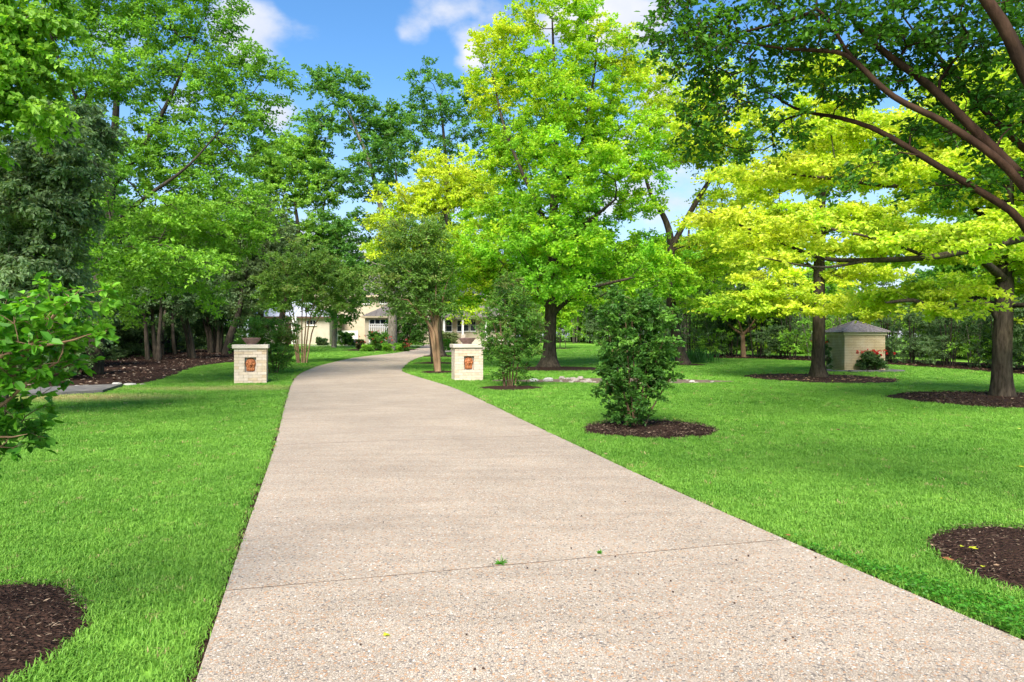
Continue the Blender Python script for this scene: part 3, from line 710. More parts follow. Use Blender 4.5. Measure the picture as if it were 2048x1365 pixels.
def tree(name, label, cat, base, stems, lobes, n, nl, R, LL, LW, pal, bark, seed, flat=.6, droop=.15, flare=.0, rt=.008, group=None, mat=None, fine=False,
         wl=.22, down=.6, step=.7, bow=.3, start=0, tw=7, up=.6, twigs=False, minr=0.0, shell=.6, crown='crown', trunk='trunk', jit=.05, bright=.16, spread=1.0, full=True):
    """stems: list of ([(x,y,z)...], [r...], root or -1)"""
    rng = np.random.default_rng(seed); org = np.asarray(base, float)
    if full: n = int(n * 1.3); nl = int(nl * 1.12); LL *= 1.22; LW *= 1.4
    root = empty(name, org, 0, label, cat, group); S = Skel()
    for pts, rads, at in stems:
        S.path(np.asarray(pts, float), rads, -1 if at is None else S.nearest(at), rng=rng, jit=.0)
    tg, ti = sample_lobes(lobes, n, rng, shell)
    n0 = len(S.p)
    tips = S.reach(tg, rng, wl, down, step, jit, bow, start)
    tip_p = np.array([S.p[i] for i in tips])
    td = np.array([norm(S.p[i] - S.p[S.par[i]]) for i in tips])
    # tints follow the target order after sorting inside reach: look them up by position
    d2 = ((tip_p[:, None] - tg[None]) ** 2).sum(-1); tt = ti[np.argmin(d2, 1)]
    sp = spray(tip_p, td, tt, rng, nl, R, flat, LL, LW, droop, pal, up=up, tw=tw, bright=bright, spread=spread)
    link(trunk, S.mesh(trunk, bark, org, rt, flare, org[2], minr, seed), root)
    if twigs:
        tips_, T, tdd, tl = sp[6]; V = []; Fq = []; o = 0; rr_ = rt * .45
        for q in range(len(T)):
            a = tips_[T[q]]; b = a + tdd[q] * tl[q] * .5; c_ = a + tdd[q] * tl[q] * .95; b = b + np.array([0, 0, -.02 * tl[q]]); c_ = c_ + np.array([0, 0, -droop * tl[q] * .4])
            vv, ff = tube([a, b, c_], [rr_ * 1.2, rr_, rr_ * .4], 3); V.append(vv - org); Fq.append(ff + o); o += len(vv)
        link('twigs', npmesh('twigs', np.vstack(V), np.vstack(Fq), bark), root)
    link(crown, crown_mesh(crown, sp, mat or M_LEAF, org, fine), root)
    return root
def vstem(px, d, pys, rads, lean=None):
    """an upright stem through picture heights pys at picture columns px (number or list)"""
    pxs = px if isinstance(px, (list, tuple)) else [px] * len(pys); out = []
    for i, (a, b) in enumerate(zip(pxs, pys)):
        q = P(a, b, d) if b is not None else B(a, d)
        out.append(q)
    return (np.array(out), rads, None)
def copy_tree(root, loc, rotz, scale, label=None, group=None):
    r = root.copy(); COL.objects.link(r); r.location = loc; r.rotation_euler = (0, 0, rotz); r.scale = (scale,) * 3 if not isinstance(scale, tuple) else scale
    if label: r['label'] = label
    if group: r['group'] = group
    for ch in list(root.children):
        c = ch.copy(); COL.objects.link(c); c.parent = r
    return r

# ------------------------------------------------------------------ trees
LIME = [(0.19, 0.44, 0.03), (0.29, 0.54, 0.03), (0.42, 0.60, 0.03), (0.58, 0.65, 0.04)]
YELLOW = [(0.24, 0.47, 0.035), (0.38, 0.57, 0.04), (0.50, 0.64, 0.045), (0.62, 0.68, 0.06)]
ELM = [(0.11, 0.255, 0.03), (0.18, 0.38, 0.04), (0.28, 0.50, 0.055)]
DEEP = [(0.075, 0.20, 0.04), (0.13, 0.30, 0.055), (0.20, 0.40, 0.065)]
PRIVET = [(0.05, 0.11, 0.036), (0.10, 0.18, 0.066), (0.175, 0.27, 0.11)]
GREY = [(0.085, 0.14, 0.055), (0.13, 0.20, 0.08), (0.19, 0.28, 0.11)]
CRAPE = [(0.085, 0.18, 0.038), (0.14, 0.27, 0.05), (0.20, 0.35, 0.06), (0.27, 0.28, 0.10)]
BUSH = [(0.045, 0.13, 0.022), (0.08, 0.205, 0.03), (0.15, 0.31, 0.042)]

# the big lime-green oak beyond the creek
d = 32.5; b = MAIN
tr = vstem([1098, 1099, 1101, 1106, 1108, 1112, 1108, 1104], d, [None, 690, 640, 520, 400, 270, 140, 40], [.36, .30, .29, .25, .19, .13, .08, .04])
limbs = [([P(1099, 640, d), P(1130, 606, d), P(1190, 575, d - 1), P(1270, 555, d - 2)], [.13, .11, .08, .05], P(1100, 640, d)),
         ([P(1100, 620, d), P(1060, 580, d - .5), P(1000, 560, d - 2)], [.12, .09, .05], P(1100, 620, d)),
         ([P(1104, 520, d), P(1160, 460, d - 1), P(1230, 400, d - 2)], [.13, .1, .05], P(1104, 520, d)),
         ([P(1104, 470, d), P(1060, 380, d - 1), P(1010, 260, d - 1), P(985, 150, d)], [.13, .09, .06, .03], P(1104, 470, d)),
         ([P(1108, 400, d), P(1160, 300, d), P(1185, 170, d), P(1195, 80, d)], [.12, .09, .06, .03], P(1108, 400, d))]
lob = px_lobes(d, [(1105, 35, 95, 50, .62), (1000, 85, 60, 48, .9), (1185, 90, 65, 60, .6), (1060, 160, 105, 65, .6), (1180, 205, 100, 70, .45), (1248, 140, 42, 55, .8), (975, 190, 45, 50, .85),
     (1100, 300, 125, 75, .35), (1255, 290, 90, 75, .5), (1010, 310, 65, 60, .5), (1120, 425, 140, 75, .22), (1270, 390, 60, 55, .4), (1010, 440, 80, 50, .35),
     (1080, 520, 160, 50, .15), (950, 545, 75, 45, .5), (1250, 520, 130, 55, .25), (1335, 560, 60, 45, .25), (1180, 585, 120, 28, .2), (915, 600, 45, 22, .6), (1030, 590, 80, 26, .45), (1100, 565, 70, 30, .2, -4), (1060, 470, 70, 40, .3, -4), (1150, 480, 80, 40, .25, -4), (1110, 385, 70, 44, .35, -3.5), (1095, 300, 60, 44, .45, -3), (1115, 205, 60, 44, .5, -2.5), (985, 500, 70, 34, .35, -2), (1200, 340, 80, 44, .4, -2.5)])
tree('oak_tree', 'tall lime-green oak with a flared dark trunk standing behind the creek', 'tree', b, [tr] + limbs, lob, 430, 205, 1.1, .135, .075, LIME, M_OAK, 11, flat=.62, flare=1.1, droop=.1, rt=.011, wl=.18)

# the yellow oaks on the right
d = 18.0; b = OAK_A
tr = vstem([2005, 2004, 2006, 2008, 2012, 2015, 2018], d, [None, 720, 640, 560, 440, 300, 120], [.235, .225, .22, .205, .17, .12, .06])
limbs = [([P(2000, 640, d), P(1980, 614, d), P(1949, 607, d - .5), P(1900, 611, d - 1), P(1858, 612, d - 1.4), P(1825, 601, d - 1.6), P(1770, 606, d - 1.8)], [.12, .10, .085, .07, .06, .05, .03], P(2004, 660, d)),
         ([P(2000, 620, d), P(1962, 600, d + .6), P(1927, 591, d + 1), P(1875, 583, d + 1), P(1850, 590, d + 1), P(1763, 600, d + 1), P(1689, 612, d + 1.3)], [.12, .10, .085, .07, .06, .045, .025], P(2004, 640, d)),
         ([P(2008, 625, d), P(2030, 611, d - .3), P(2075, 612, d - 1), P(2160, 596, d - 2)], [.09, .07, .06, .04], P(2005, 640, d)),
         ([P(2008, 560, d), P(1960, 520, d - 1), P(1880, 480, d - 2), P(1790, 470, d - 2)], [.12, .09, .06, .03], P(2008, 560, d)),
         ([P(2010, 480, d), P(1950, 420, d + 1), P(1870, 370, d + 2)], [.10, .07, .04], P(2010, 480, d))]
lob = px_lobes(d, [(1850, 588, 110, 16, .8, -1), (1760, 600, 70, 14, .85, .5), (1900, 618, 60, 10, .65, -2), (1950, 565, 90, 20, .5, 1), (1880, 490, 130, 28, .7, -1.5), (2050, 520, 90, 35, .6), (1800, 470, 80, 20, .75, -1.5),
     (1950, 390, 130, 36, .7, 1), (2090, 380, 90, 60, .6), (1900, 300, 110, 40, .75, 1), (2020, 250, 100, 50, .65), (2150, 560, 90, 60, .5), (1960, 170, 90, 50, .7), (2120, 640, 80, 12, .5, -1)])
tree('oak_tree', 'thick-trunked oak with yellow-green leaves in a wide mulch ring near the hedge', 'tree', b, [tr] + limbs, lob, 240, 190, .85, .105, .06, YELLOW, M_OAK, 12, flat=.3, flare=.28, droop=.1, rt=.009, wl=.15)
d = 26.4; b = OAK_B
tr = vstem([1638, 1637, 1637, 1638, 1640, 1640, 1642], d, [None, 720, 640, 520, 400, 280, 160], [.28, .235, .225, .2, .17, .12, .05])
lob = px_lobes(d, [(1560, 590, 80, 18, .85, -1.5), (1650, 610, 85, 14, .95, -2), (1470, 612, 55, 18, .4), (1545, 560, 70, 16, .8, -1), (1530, 620, 60, 12, .5, -1), (1560, 510, 100, 28, .7), (1710, 545, 80, 26, .75), (1620, 440, 110, 34, .75),
     (1500, 460, 70, 28, .8), (1740, 440, 80, 34, .7), (1640, 340, 110, 40, .7), (1540, 370, 60, 30, .8), (1730, 330, 70, 40, .7), (1640, 240, 90, 46, .75), (1640, 150, 60, 40, .8), (1740, 620, 60, 12, .8, -1.5)])
tree('oak_tree', 'yellow-leaved oak with a straight trunk beside the small brick well house', 'tree', b, [tr], lob, 270, 185, 1.0, .12, .068, YELLOW, M_OAK, 13, flat=.34, flare=.45, droop=.1, rt=.010, wl=.15)
d = 13.5; b = B(2270, 13.5)
tr = (np.array([b, b + [0, 0, 1.6], b + [.05, 0, 3.2], b + [0, .1, 5.2], b + [0, 0, 8.0]]), [.30, .26, .23, .17, .06], None)
limbs = [([b + [0, 0, 2.6], P(2150, 440, d), P(2048, 476, d - .3), P(1948, 499, d - .5), P(1857, 515, d - .7), P(1742, 521, d - .8), P(1640, 516, d - .7), P(1540, 476, d - .4), P(1447, 437, d), P(1394, 411, d)], [.12, .10, .075, .066, .058, .047, .038, .026, .018, .01], b + [0, 0, 2.6]),
         ([b + [0, 0, 3.0], P(2120, 320, d + 1), P(1988, 336, d + 1), P(1890, 365, d + 1), P(1783, 373, d + .8), P(1689, 361, d + .8), P(1590, 350, d + 1), P(1470, 332, d + 1)], [.11, .08, .06, .05, .043, .035, .025, .012], b + [0, 0, 3.0]),
         ([P(1857, 515, d - .7), P(1760, 480, d - .9), P(1650, 455, d - 1.2), P(1585, 430, d - 1.4)], [.035, .03, .02, .01], P(1857, 515, d - .7)),
         ([P(1742, 521, d - .8), P(1640, 535, d - 1.2), P(1520, 515, d - 1.6)], [.03, .022, .01], P(1742, 521, d - .8))]
lob = px_lobes(d, [(1450, 440, 60, 14, .95), (1530, 480, 60, 14, .9, -.5), (1610, 450, 70, 14, .9, -1.2), (1560, 520, 60, 12, .85, -1), (1700, 495, 90, 14, .8, -.8), (1820, 490, 90, 16, .75, -.8), (1950, 470, 80, 18, .7, -.5), (2060, 440, 70, 24, .7),
     (1560, 345, 90, 16, .9, 1), (1690, 350, 90, 18, .85, .8), (1820, 355, 90, 20, .75, .8), (1950, 330, 80, 24, .7, .8), (2080, 300, 70, 40, .6), (1700, 270, 110, 26, .8, 2), (1880, 240, 110, 30, .7, 2), (2040, 180, 90, 40, .65, 2)])
tree('oak_tree', 'yellow oak whose long level limbs reach in over the lawn from the right', 'tree', b, [tr] + limbs, lob, 230, 140, .65, .085, .048, YELLOW, M_OAK, 14, twigs=True, flat=.28, flare=.4, droop=.1, rt=.006, wl=.12, start=0)

# leaning and straight trunks behind the big shrub
d = float(LEAN[1]); b = LEAN
tr = vstem([1365, 1356, 1346, 1338, 1342, 1330, 1302], d, [None, 690, 640, 560, 490, 440, 392], [.30, .26, .25, .21, .19, .15, .10])
limbs = [([P(1341, 500, d), P(1372, 440, d), P(1398, 395, d), P(1432, 342, d), P(1470, 290, d)], [.16, .14, .13, .10, .06], P(1341, 500, d)), ([P(1302, 392, d), P(1290, 340, d), P(1310, 260, d)], [.1, .07, .04], P(1302, 392, d))]
lob = px_lobes(d, [(1330, 230, 60, 45, .7), (1400, 220, 50, 40, .9), (1370, 300, 60, 40, .75), (1440, 300, 50, 40, .85), (1310, 150, 45, 40, .7), (1400, 500, 60, 30, .7), (1440, 540, 60, 30, .6), (1380, 590, 60, 25, .3), (1430, 400, 40, 24, .85), (1460, 360, 50, 34, .85, -3), (1420, 450, 50, 30, .8, -3), (1400, 270, 50, 40, .85, -2), (1480, 260, 60, 40, .8, -2), (1440, 180, 50, 40, .8), (1500, 430, 60, 36, .75, -2)])
tree('oak_tree', 'oak with a leaning furrowed trunk and bent dark limbs above an iris clump', 'tree', b, [tr] + limbs, lob, 200, 140, 1.1, .14, .08, YELLOW, M_OAK, 15, flat=.5, flare=.5, rt=.011)
b = G(1372, 703); d = float(b[1])
tree('shade_tree', 'slim straight dark-barked tree at the edge of the hedge', 'tree', b, [vstem([1372, 1372, 1374, 1378], d, [None, 640, 560, 440], [.24, .22, .18, .06])],
     px_lobes(d, [(1390, 590, 70, 30, .4), (1350, 560, 60, 40, .3), (1420, 620, 60, 20, .3), (1400, 520, 70, 50, .5)]), 80, 140, 1.0, .17, .1, LIME, M_DARKBARK, 16, flat=.45, rt=.012)
b = G(1487, 716); d = float(b[1])
st = [vstem([1487, 1486, 1485], d, [None, 690, 668], [.18, .15, .14])] + [([P(1485, 670, d), P(1485 + a_, 655, d + c_), P(1485 + e_, 632, d + c_ * 2)], [.09, .06, .03], P(1485, 670, d)) for a_, e_, c_ in ((-22, -45, .3), (-4, -12, -.4), (14, 30, -.2), (24, 55, .4))]
tree('crape_myrtle', 'small tan-trunked tree forking low in front of the hedge', 'tree', b, st, px_lobes(d, [(1440, 620, 50, 22, .5), (1500, 615, 60, 24, .6), (1555, 625, 40, 18, .5), (1490, 580, 60, 22, .6)]), 60, 130, .8, .13, .075, CRAPE, M_CRAPE, 17, flat=.5, rt=.009)

# yellow tree and its dark trunk behind the right pillar
d = float(D_B[1]); b = D_B
tr = vstem([876, 873, 871, 873, 880, 892, 900], d, [None, 680, 620, 540, 470, 400, 330], [.42, .38, .36, .28, .2, .12, .05])
lob = px_lobes(d, [(835, 405, 75, 32, .85), (775, 440, 42, 20, .9), (905, 375, 70, 45, .8), (885, 330, 45, 28, .9), (965, 395, 60, 45, .7), (840, 480, 85, 34, .7), (945, 475, 60, 45, .55), (780, 505, 45, 24, .8), (900, 540, 60, 40, .5), (960, 540, 40, 40, .5), (935, 610, 40, 22, .7)])
tree('oak_tree', 'bright yellow-leaved oak with a dark trunk in the driveway bend behind the right pillar', 'tree', b, [tr], lob, 190, 150, 1.25, .17, .095, YELLOW, M_OAK, 18, flat=.6, flare=.4, rt=.014)
# tall deep-green trees by the house
b = S_B; d = float(b[1])
tr = vstem([783, 785, 786, 780, 765, 740, 700], d, [None, 650, 600, 520, 430, 330, 230], [.42, .36, .34, .3, .24, .16, .08])
limbs = [([P(782, 540, d), P(800, 440, d), P(790, 330, d)], [.2, .15, .06], P(782, 540, d))]
lob = px_lobes(d, [(685, 180, 55, 36, .6), (640, 165, 26, 24, .5), (725, 235, 55, 42, .5), (655, 255, 40, 40, .5), (760, 300, 70, 50, .5), (720, 365, 65, 45, .5), (640, 330, 35, 40, .5), (620, 240, 22, 26, .5), (700, 450, 60, 40, .45), (790, 250, 40, 40, .6), (640, 520, 40, 40, .4), (690, 520, 50, 40, .5)])
tree('cottonwood_tree', 'tall deep-green tree with a pale grey trunk in the flower bed by the house', 'tree', b, [tr] + limbs, lob, 190, 140, 1.3, .27, .19, DEEP, M_GREYBARK, 19, flat=.7, rt=.016, flare=.3, shell=.5, full=False)
b = B(905, 72); d = 72
tr = vstem([905, 900, 895, 890, 880], d, [None, 560, 420, 300, 200], [.5, .42, .3, .18, .07])
lob = px_lobes(d, [(858, 152, 45, 24, .6), (885, 200, 60, 40, .5), (835, 240, 55, 45, .5), (925, 245, 70, 50, .4), (965, 200, 45, 40, .4), (985, 290, 55, 45, .4), (850, 320, 80, 40, .5), (795, 275, 40, 36, .5), (960, 360, 70, 40, .4), (1040, 270, 45, 50, .4), (880, 420, 90, 50, .4)])
tree('cottonwood_tree', 'tall deep-green tree rising behind the yellow oak and the house roof', 'tree', b, [tr], lob, 175, 140, 1.45, .29, .2, DEEP, M_DARKBARK, 20, flat=.7, rt=.018, shell=.5, full=False)

# left side
b = B(188, 29.0); d = 24.0
tr = vstem([188, 192, 204, 212, 222, 232, 240], 28.0, [None, 660, 560, 470, 380, 250, 100], [.36, .33, .30, .26, .20, .14, .06])
limbs = [([P(212, 480, d), P(250, 430, d - 1), P(300, 390, d - 2), P(380, 330, d - 2), P(460, 240, d - 1)], [.11, .085, .065, .04, .018], P(212, 470, 28)),
         ([P(206, 520, d), P(250, 500, d - 2), P(330, 490, d - 3)], [.08, .06, .025], P(206, 520, d)),
         ([P(222, 380, d), P(290, 290, d), P(350, 180, d), P(400, 60, d)], [.11, .085, .055, .02], P(222, 380, d)),
         ([P(222, 380, d), P(180, 260, d), P(120, 120, d), P(90, 20, d)], [.10, .08, .05, .02], P(222, 380, d))]
lob = px_lobes(d, [(80, 55, 85, 55, .5), (210, 40, 85, 50, .55), (335, 55, 85, 55, .55), (440, 45, 40, 45, .5), (485, 125, 45, 45, .5), (545, 165, 26, 46, .45), (255, 150, 100, 60, .6), (405, 160, 75, 55, .55), (485, 225, 65, 36, .5), (150, 180, 70, 60, .5),
     (330, 265, 85, 55, .6), (445, 305, 75, 45, .6), (520, 270, 36, 45, .5), (385, 365, 80, 45, .7), (465, 400, 55, 40, .75), (280, 335, 80, 50, .5), (300, 465, 80, 50, .5), (400, 470, 65, 34, .6), (250, 570, 60, 34, .6), (215, 625, 45, 24, .7), (330, 555, 55, 26, .6), (420, 590, 40, 20, .7), (200, -60, 160, 60, .5), (380, -50, 120, 50, .5), (190, 330, 60, 50, .4, -3), (210, 430, 60, 50, .45, -3), (170, 510, 60, 40, .5, -2.5), (240, 520, 60, 30, .5, -3), (200, 590, 60, 30, .55, -3), (150, 260, 60, 40, .5, -2), (350, 430, 70, 40, .75, -2), (430, 445, 60, 36, .75, -1), (500, 450, 50, 36, .7), (300, 520, 70, 36, .7, -3), (380, 530, 60, 30, .7, -2), (460, 500, 50, 30, .65)])
tree('elm_tree', 'broad mid-green elm spreading over the left bed with a hidden dark trunk', 'tree', b, [tr] + limbs, lob, 480, 160, .9, .105, .056, ELM, M_DARKBARK, 21, flat=.6, droop=.25, rt=.009, wl=.18)
d = 10.5; b = B(-190, d)
tr = (np.array([b, b + [.1, 0, 2], b + [.3, 0, 4], b + [.5, 0, 7]]), [.22, .18, .13, .05], None)
lob = px_lobes(d, [(20, 70, 60, 55, .7), (60, 140, 50, 36, .75), (15, 190, 55, 40, .8), (60, 225, 42, 24, .85), (-60, 100, 80, 70, .7), (-80, 250, 60, 60, .6), (90, 30, 40, 30, .7), (-100, -50, 120, 70, .6)])
tree('maple_tree', 'bright green large-leaved maple foliage hanging in at the upper left', 'tree', b, [tr], lob, 110, 120, .5, .09, .06, ELM, M_GREYBARK, 22, flat=.6, droop=.6, rt=.006)
d = 13.5; b = B(-20, d)
st = [(np.array([b + [dx, dy, 0], b + [dx * 2, dy * 2, 1.5], b + [dx * 4, dy * 3, 3.2]]), [.08, .06, .03], None) for dx, dy in ((-.3, 0), (-.1, .2), (-.35, .3), (0, .3))]
lob = px_lobes(d, [(60, 330, 70, 60, .35), (115, 305, 45, 50, .3), (60, 430, 95, 70, .5), (45, 530, 100, 60, .65), (105, 580, 60, 42, .6), (130, 430, 45, 55, .4), (-40, 600, 70, 70, .5), (20, 650, 90, 40, .4), (-60, 380, 80, 90, .4), (150, 350, 40, 50, .15), (170, 260, 50, 50, .12, 3), (90, 240, 60, 40, .3, 1)])
tree('privet_tree', 'dark glossy evergreen privet with drooping leaves at the left end of the bed', 'tree', b, st, lob, 230, 160, .52, .095, .042, [(.08, .15, .06), (.16, .25, .105), (.26, .37, .17)], M_PRIVETBARK, 23, flat=.7, droop=.75, rt=.006, mat=M_GLOSSY, twigs=True)

def privet(px, py, trunks, lobes, seed, label, n=95, nl=126, R=.8, LL=.14, LW=.065, pal=PRIVET, bark=M_PRIVETBARK, top=632, r=.14, droop=.5, name='privet_tree', mat=None):
    b = G(px, py); d = float(b[1]); st = []
    for (bx_, tx, k) in trunks:
        q = B(bx_, d + k); st.append((np.array([q, P((bx_ * 2 + tx) / 3 + (seed % 5 - 2), py - (py - top) * .5, d + k), P(tx, top, d + k * 1.3), P(tx + (tx - bx_) * .5, top - 60, d + k * 1.5)]), [r, r * .8, r * .65, r * .35], None))
    return tree(name, label, 'tree', b, st, px_lobes(d, lobes), n, nl, R, LL, LW, pal, bark, seed, flat=.7, droop=droop, rt=.009, mat=mat or M_GLOSSY)
privet(302, 723, [(296, 290, 0), (311, 305, .4), (318, 322, -.3)], [(285, 600, 50, 34, .4), (340, 575, 50, 42, .5), (300, 540, 60, 40, .4), (250, 590, 40, 40, .3), (220, 560, 60, 50, .2, 2)], 31, 'dark evergreen privet on three slim trunks in the left bed')
privet(384, 719, [(388, 372, 0), (380, 364, .5)], [(385, 600, 46, 30, .6), (420, 585, 36, 30, .7), (380, 545, 55, 42, .5), (340, 560, 40, 40, .3, 2)], 32, 'evergreen privet with two crossing mossy trunks in the left bed')
privet(430, 708, [(424, 414, 0), (430, 426, .5), (436, 436, -.4), (441, 446, .3), (419, 406, .6)], [(440, 570, 55, 46, .5), (420, 510, 50, 42, .6), (480, 560, 40, 50, .4), (445, 620, 50, 26, .3)], 33, 'evergreen privet with a fan of pale trunks beside the leaning tree', n=90)
privet(455, 710, [(452, 476, 0)], [(490, 540, 50, 50, .5), (520, 470, 50, 50, .6), (470, 470, 50, 50, .4), (500, 600, 35, 36, .3), (540, 520, 40, 50, .5), (455, 430, 40, 40, .5)], 34, 'grey-green tree with a thick dark trunk leaning toward the left pillar', n=120, pal=GREY, bark=M_DARKBARK, r=.33, droop=.2, name='live_oak_tree', LL=.15, LW=.07, mat=M_LEAF)
privet(330, 716, [(325, 330, 3), (350, 345, 4)], [(220, 640, 60, 40, .1, 3), (280, 560, 70, 60, .2, 4), (360, 570, 70, 60, .2, 5), (430, 590, 50, 50, .15, 6), (330, 480, 80, 60, .3, 4), (230, 480, 70, 80, .2, 3)], 35, 'dense shaded privet standing at the back of the left bed', n=120, nl=130, R=1.0, LL=.2, LW=.1)
privet(120, 745, [(110, 115, 2), (135, 130, 3)], [(90, 640, 90, 50, .15, 2), (180, 600, 70, 70, .2, 3), (120, 540, 90, 70, .2, 3), (150, 680, 60, 30, .1, 2), (60, 690, 60, 30, .2)], 36, 'low shaded privet thicket behind the culvert stones', n=120, nl=130, R=.75, LL=.13, LW=.065)

b = B(520, 50); tree('live_oak_tree', 'greyish fine-leaved oak behind the left pillar shrub', 'tree', b, [vstem([520, 522, 528, 520], 50, [None, 620, 540, 440], [.26, .22, .16, .06])],
     px_lobes(50, [(525, 440, 50, 36, .5), (480, 475, 40, 36, .4), (560, 500, 40, 40, .5), (520, 540, 50, 40, .4), (575, 560, 36, 30, .4), (500, 410, 30, 24, .6)]), 110, 130, 1.1, .18, .08, GREY, M_DARKBARK, 41, flat=.7, rt=.012)
b = B(556, 57); tree('elm_tree', 'fresh green round-topped elm with black limbs between driveway and garage', 'tree', b, [vstem([556, 570, 598, 590], 57, [None, 600, 500, 400], [.26, .23, .2, .09]), ([P(607, 520, 57), P(640, 460, 57), P(650, 400, 57)], [.16, .1, .05], P(607, 520, 57))],
     px_lobes(57, [(585, 330, 75, 40, .8), (560, 390, 60, 34, .8), (635, 385, 45, 36, .7), (535, 345, 36, 30, .7), (600, 290, 45, 26, .8), (640, 460, 40, 34, .4), (580, 470, 45, 30, .3)]), 140, 150, 1.2, .2, .11, [(.13, .28, .045), (.22, .42, .055), (.32, .53, .08)], M_DARKBARK, 42, flat=.65, rt=.014)
b = B(668, 64); tree('elm_tree', 'loose deep-green tree in front of the garage roof', 'tree', b, [vstem([668, 672, 680], 64, [None, 600, 480], [.25, .2, .1])],
     px_lobes(64, [(640, 540, 40, 36, .4), (690, 560, 36, 30, .5), (670, 500, 40, 30, .5), (720, 540, 36, 34, .5), (680, 620, 34, 30, .5), (700, 590, 30, 26, .6)]), 90, 130, 1.2, .2, .11, DEEP, M_GREYBARK, 43, flat=.7, rt=.013)

# crape myrtles along the driveway
def crape(px, py, stems, lobes, seed, label, n, nl, R, LL, LW, r, group=None, pal=CRAPE, spread=1.0, twigs=False, fine=False, name='crape_myrtle', bark=M_CRAPE, cat='crape myrtle', flat=.75, droop=.15, mat=None, rt=.006, d=None, full=True):
    b = G(px, py) if d is None else B(px, d); d = float(b[1]); rng = np.random.default_rng(seed); st = []
    for (x0, x1, y1, x2, y2) in stems:
        k = rng.uniform(-1, 1) * .25 * abs(x2 - x0 + 8) * d / F * 1.5
        st.append((np.array([B(x0, d), P((x0 * .6 + x1 * .4), (py * .5 + y1 * .5), d + k * .15), P(x1, y1, d + k * .5), P(x2, y2, d + k)]), [r, r * .85, r * .72, r * .3], None))
    return tree(name, label, cat, b, st, px_lobes(d, lobes), n, nl, R, LL, LW, pal, bark, seed, flat=flat, droop=droop, rt=rt, twigs=twigs, fine=fine, mat=mat or M_LEAF, group=group, spread=spread, full=full)
crape(603, 727, [(595, 578, 650, 552, 590), (599, 590, 645, 576, 570), (604, 604, 645, 606, 560), (609, 620, 640, 638, 575), (613, 630, 650, 668, 590), (607, 612, 645, 616, 545), (597, 584, 645, 562, 560)],
      [(600, 560, 70, 36, .5), (555, 590, 42, 24, .5), (650, 565, 55, 36, .45), (690, 595, 34, 32, .4), (600, 520, 60, 30, .5), (650, 530, 40, 24, .5), (540, 560, 30, 24, .5), (565, 612, 40, 16, .5), (645, 612, 50, 18, .5), (700, 560, 30, 30, .5)], 51, 'crape myrtle with a vase of slim tan trunks on the lawn beside the left pillar', 110, 150, .75, .105, .055, .045)
crape(876, 745, [(873, 858, 650, 830, 590), (877, 866, 645, 850, 560), (879, 872, 645, 872, 570), (875, 862, 655, 815, 600), (878, 874, 650, 890, 580)],
      [(822, 555, 55, 42, .4), (862, 540, 50, 46, .45), (790, 595, 40, 26, .4), (882, 600, 34, 32, .3), (830, 480, 45, 36, .55), (850, 615, 40, 22, .3), (800, 530, 36, 36, .5), (860, 470, 36, 30, .5), (820, 620, 30, 22, .3), (770, 560, 30, 30, .55), (800, 470, 30, 30, .6)], 52, 'leaning crape myrtle with a sinewy tan trunk left of the right pillar', 130, 125, .8, .10, .052, .09)
crape(867, 727, [(864, 856, 650, 845, 600), (870, 866, 650, 872, 600)], [(850, 590, 36, 30, .4), (870, 560, 36, 30, .4)], 53, 'slim dark double-stemmed crape myrtle between the leaning crape and the dark oak', 40, 110, .75, .12, .06, .055, bark=M_DARKBARK)
crape(815, 697, [(810, 808, 670, 800, 640), (818, 820, 665, 828, 630), (815, 815, 665, 815, 620)], [(815, 632, 32, 32, .5), (795, 660, 22, 26, .5), (838, 655, 26, 30, .4), (818, 675, 28, 18, .5)], 54, 'weeping mid-green shrub at the driveway edge by the grey trunk', 60, 120, .9, .15, .08, .05, pal=BUSH, droop=.5, name='weeping_shrub', cat='shrub')
crape(548, 747, [(540, 520, 690, 500, 650), (546, 540, 690, 535, 640), (550, 560, 690, 570, 655), (554, 570, 700, 585, 680)], [(540, 665, 44, 30, .6), (562, 700, 34, 34, .5), (510, 655, 36, 20, .6), (575, 660, 20, 24, .6), (540, 720, 30, 20, .4), (495, 690, 20, 20, .5)], 55, 'leafy crape myrtle shrub growing just behind the left pillar', 70, 130, .42, .075, .042, .03, pal=[(0.09, 0.22, 0.04), (0.15, 0.31, 0.05), (0.22, 0.4, 0.07), (0.25, 0.26, 0.1)], twigs=True)
crape(1022, 775, [(1008, 1000, 700, 985, 640), (1016, 1012, 690, 1010, 600), (1024, 1030, 690, 1030, 590), (1030, 1042, 700, 1058, 640), (1020, 1020, 690, 1018, 580), (1010, 1004, 690, 998, 620)],
      [(1020, 600, 42, 36, .55), (1005, 650, 48, 34, .45), (1050, 640, 36, 36, .5), (1020, 700, 50, 30, .4), (1060, 690, 24, 26, .4), (985, 690, 22, 24, .45), (1020, 570, 26, 20, .75), (1025, 745, 34, 16, .3)], 56, 'tall crape myrtle bush in a mulch ring beside the right pillar', 180, 98, .34, .08, .046, .03, pal=BUSH + [(0.17, 0.19, 0.06)], twigs=True, rt=.004, full=False)
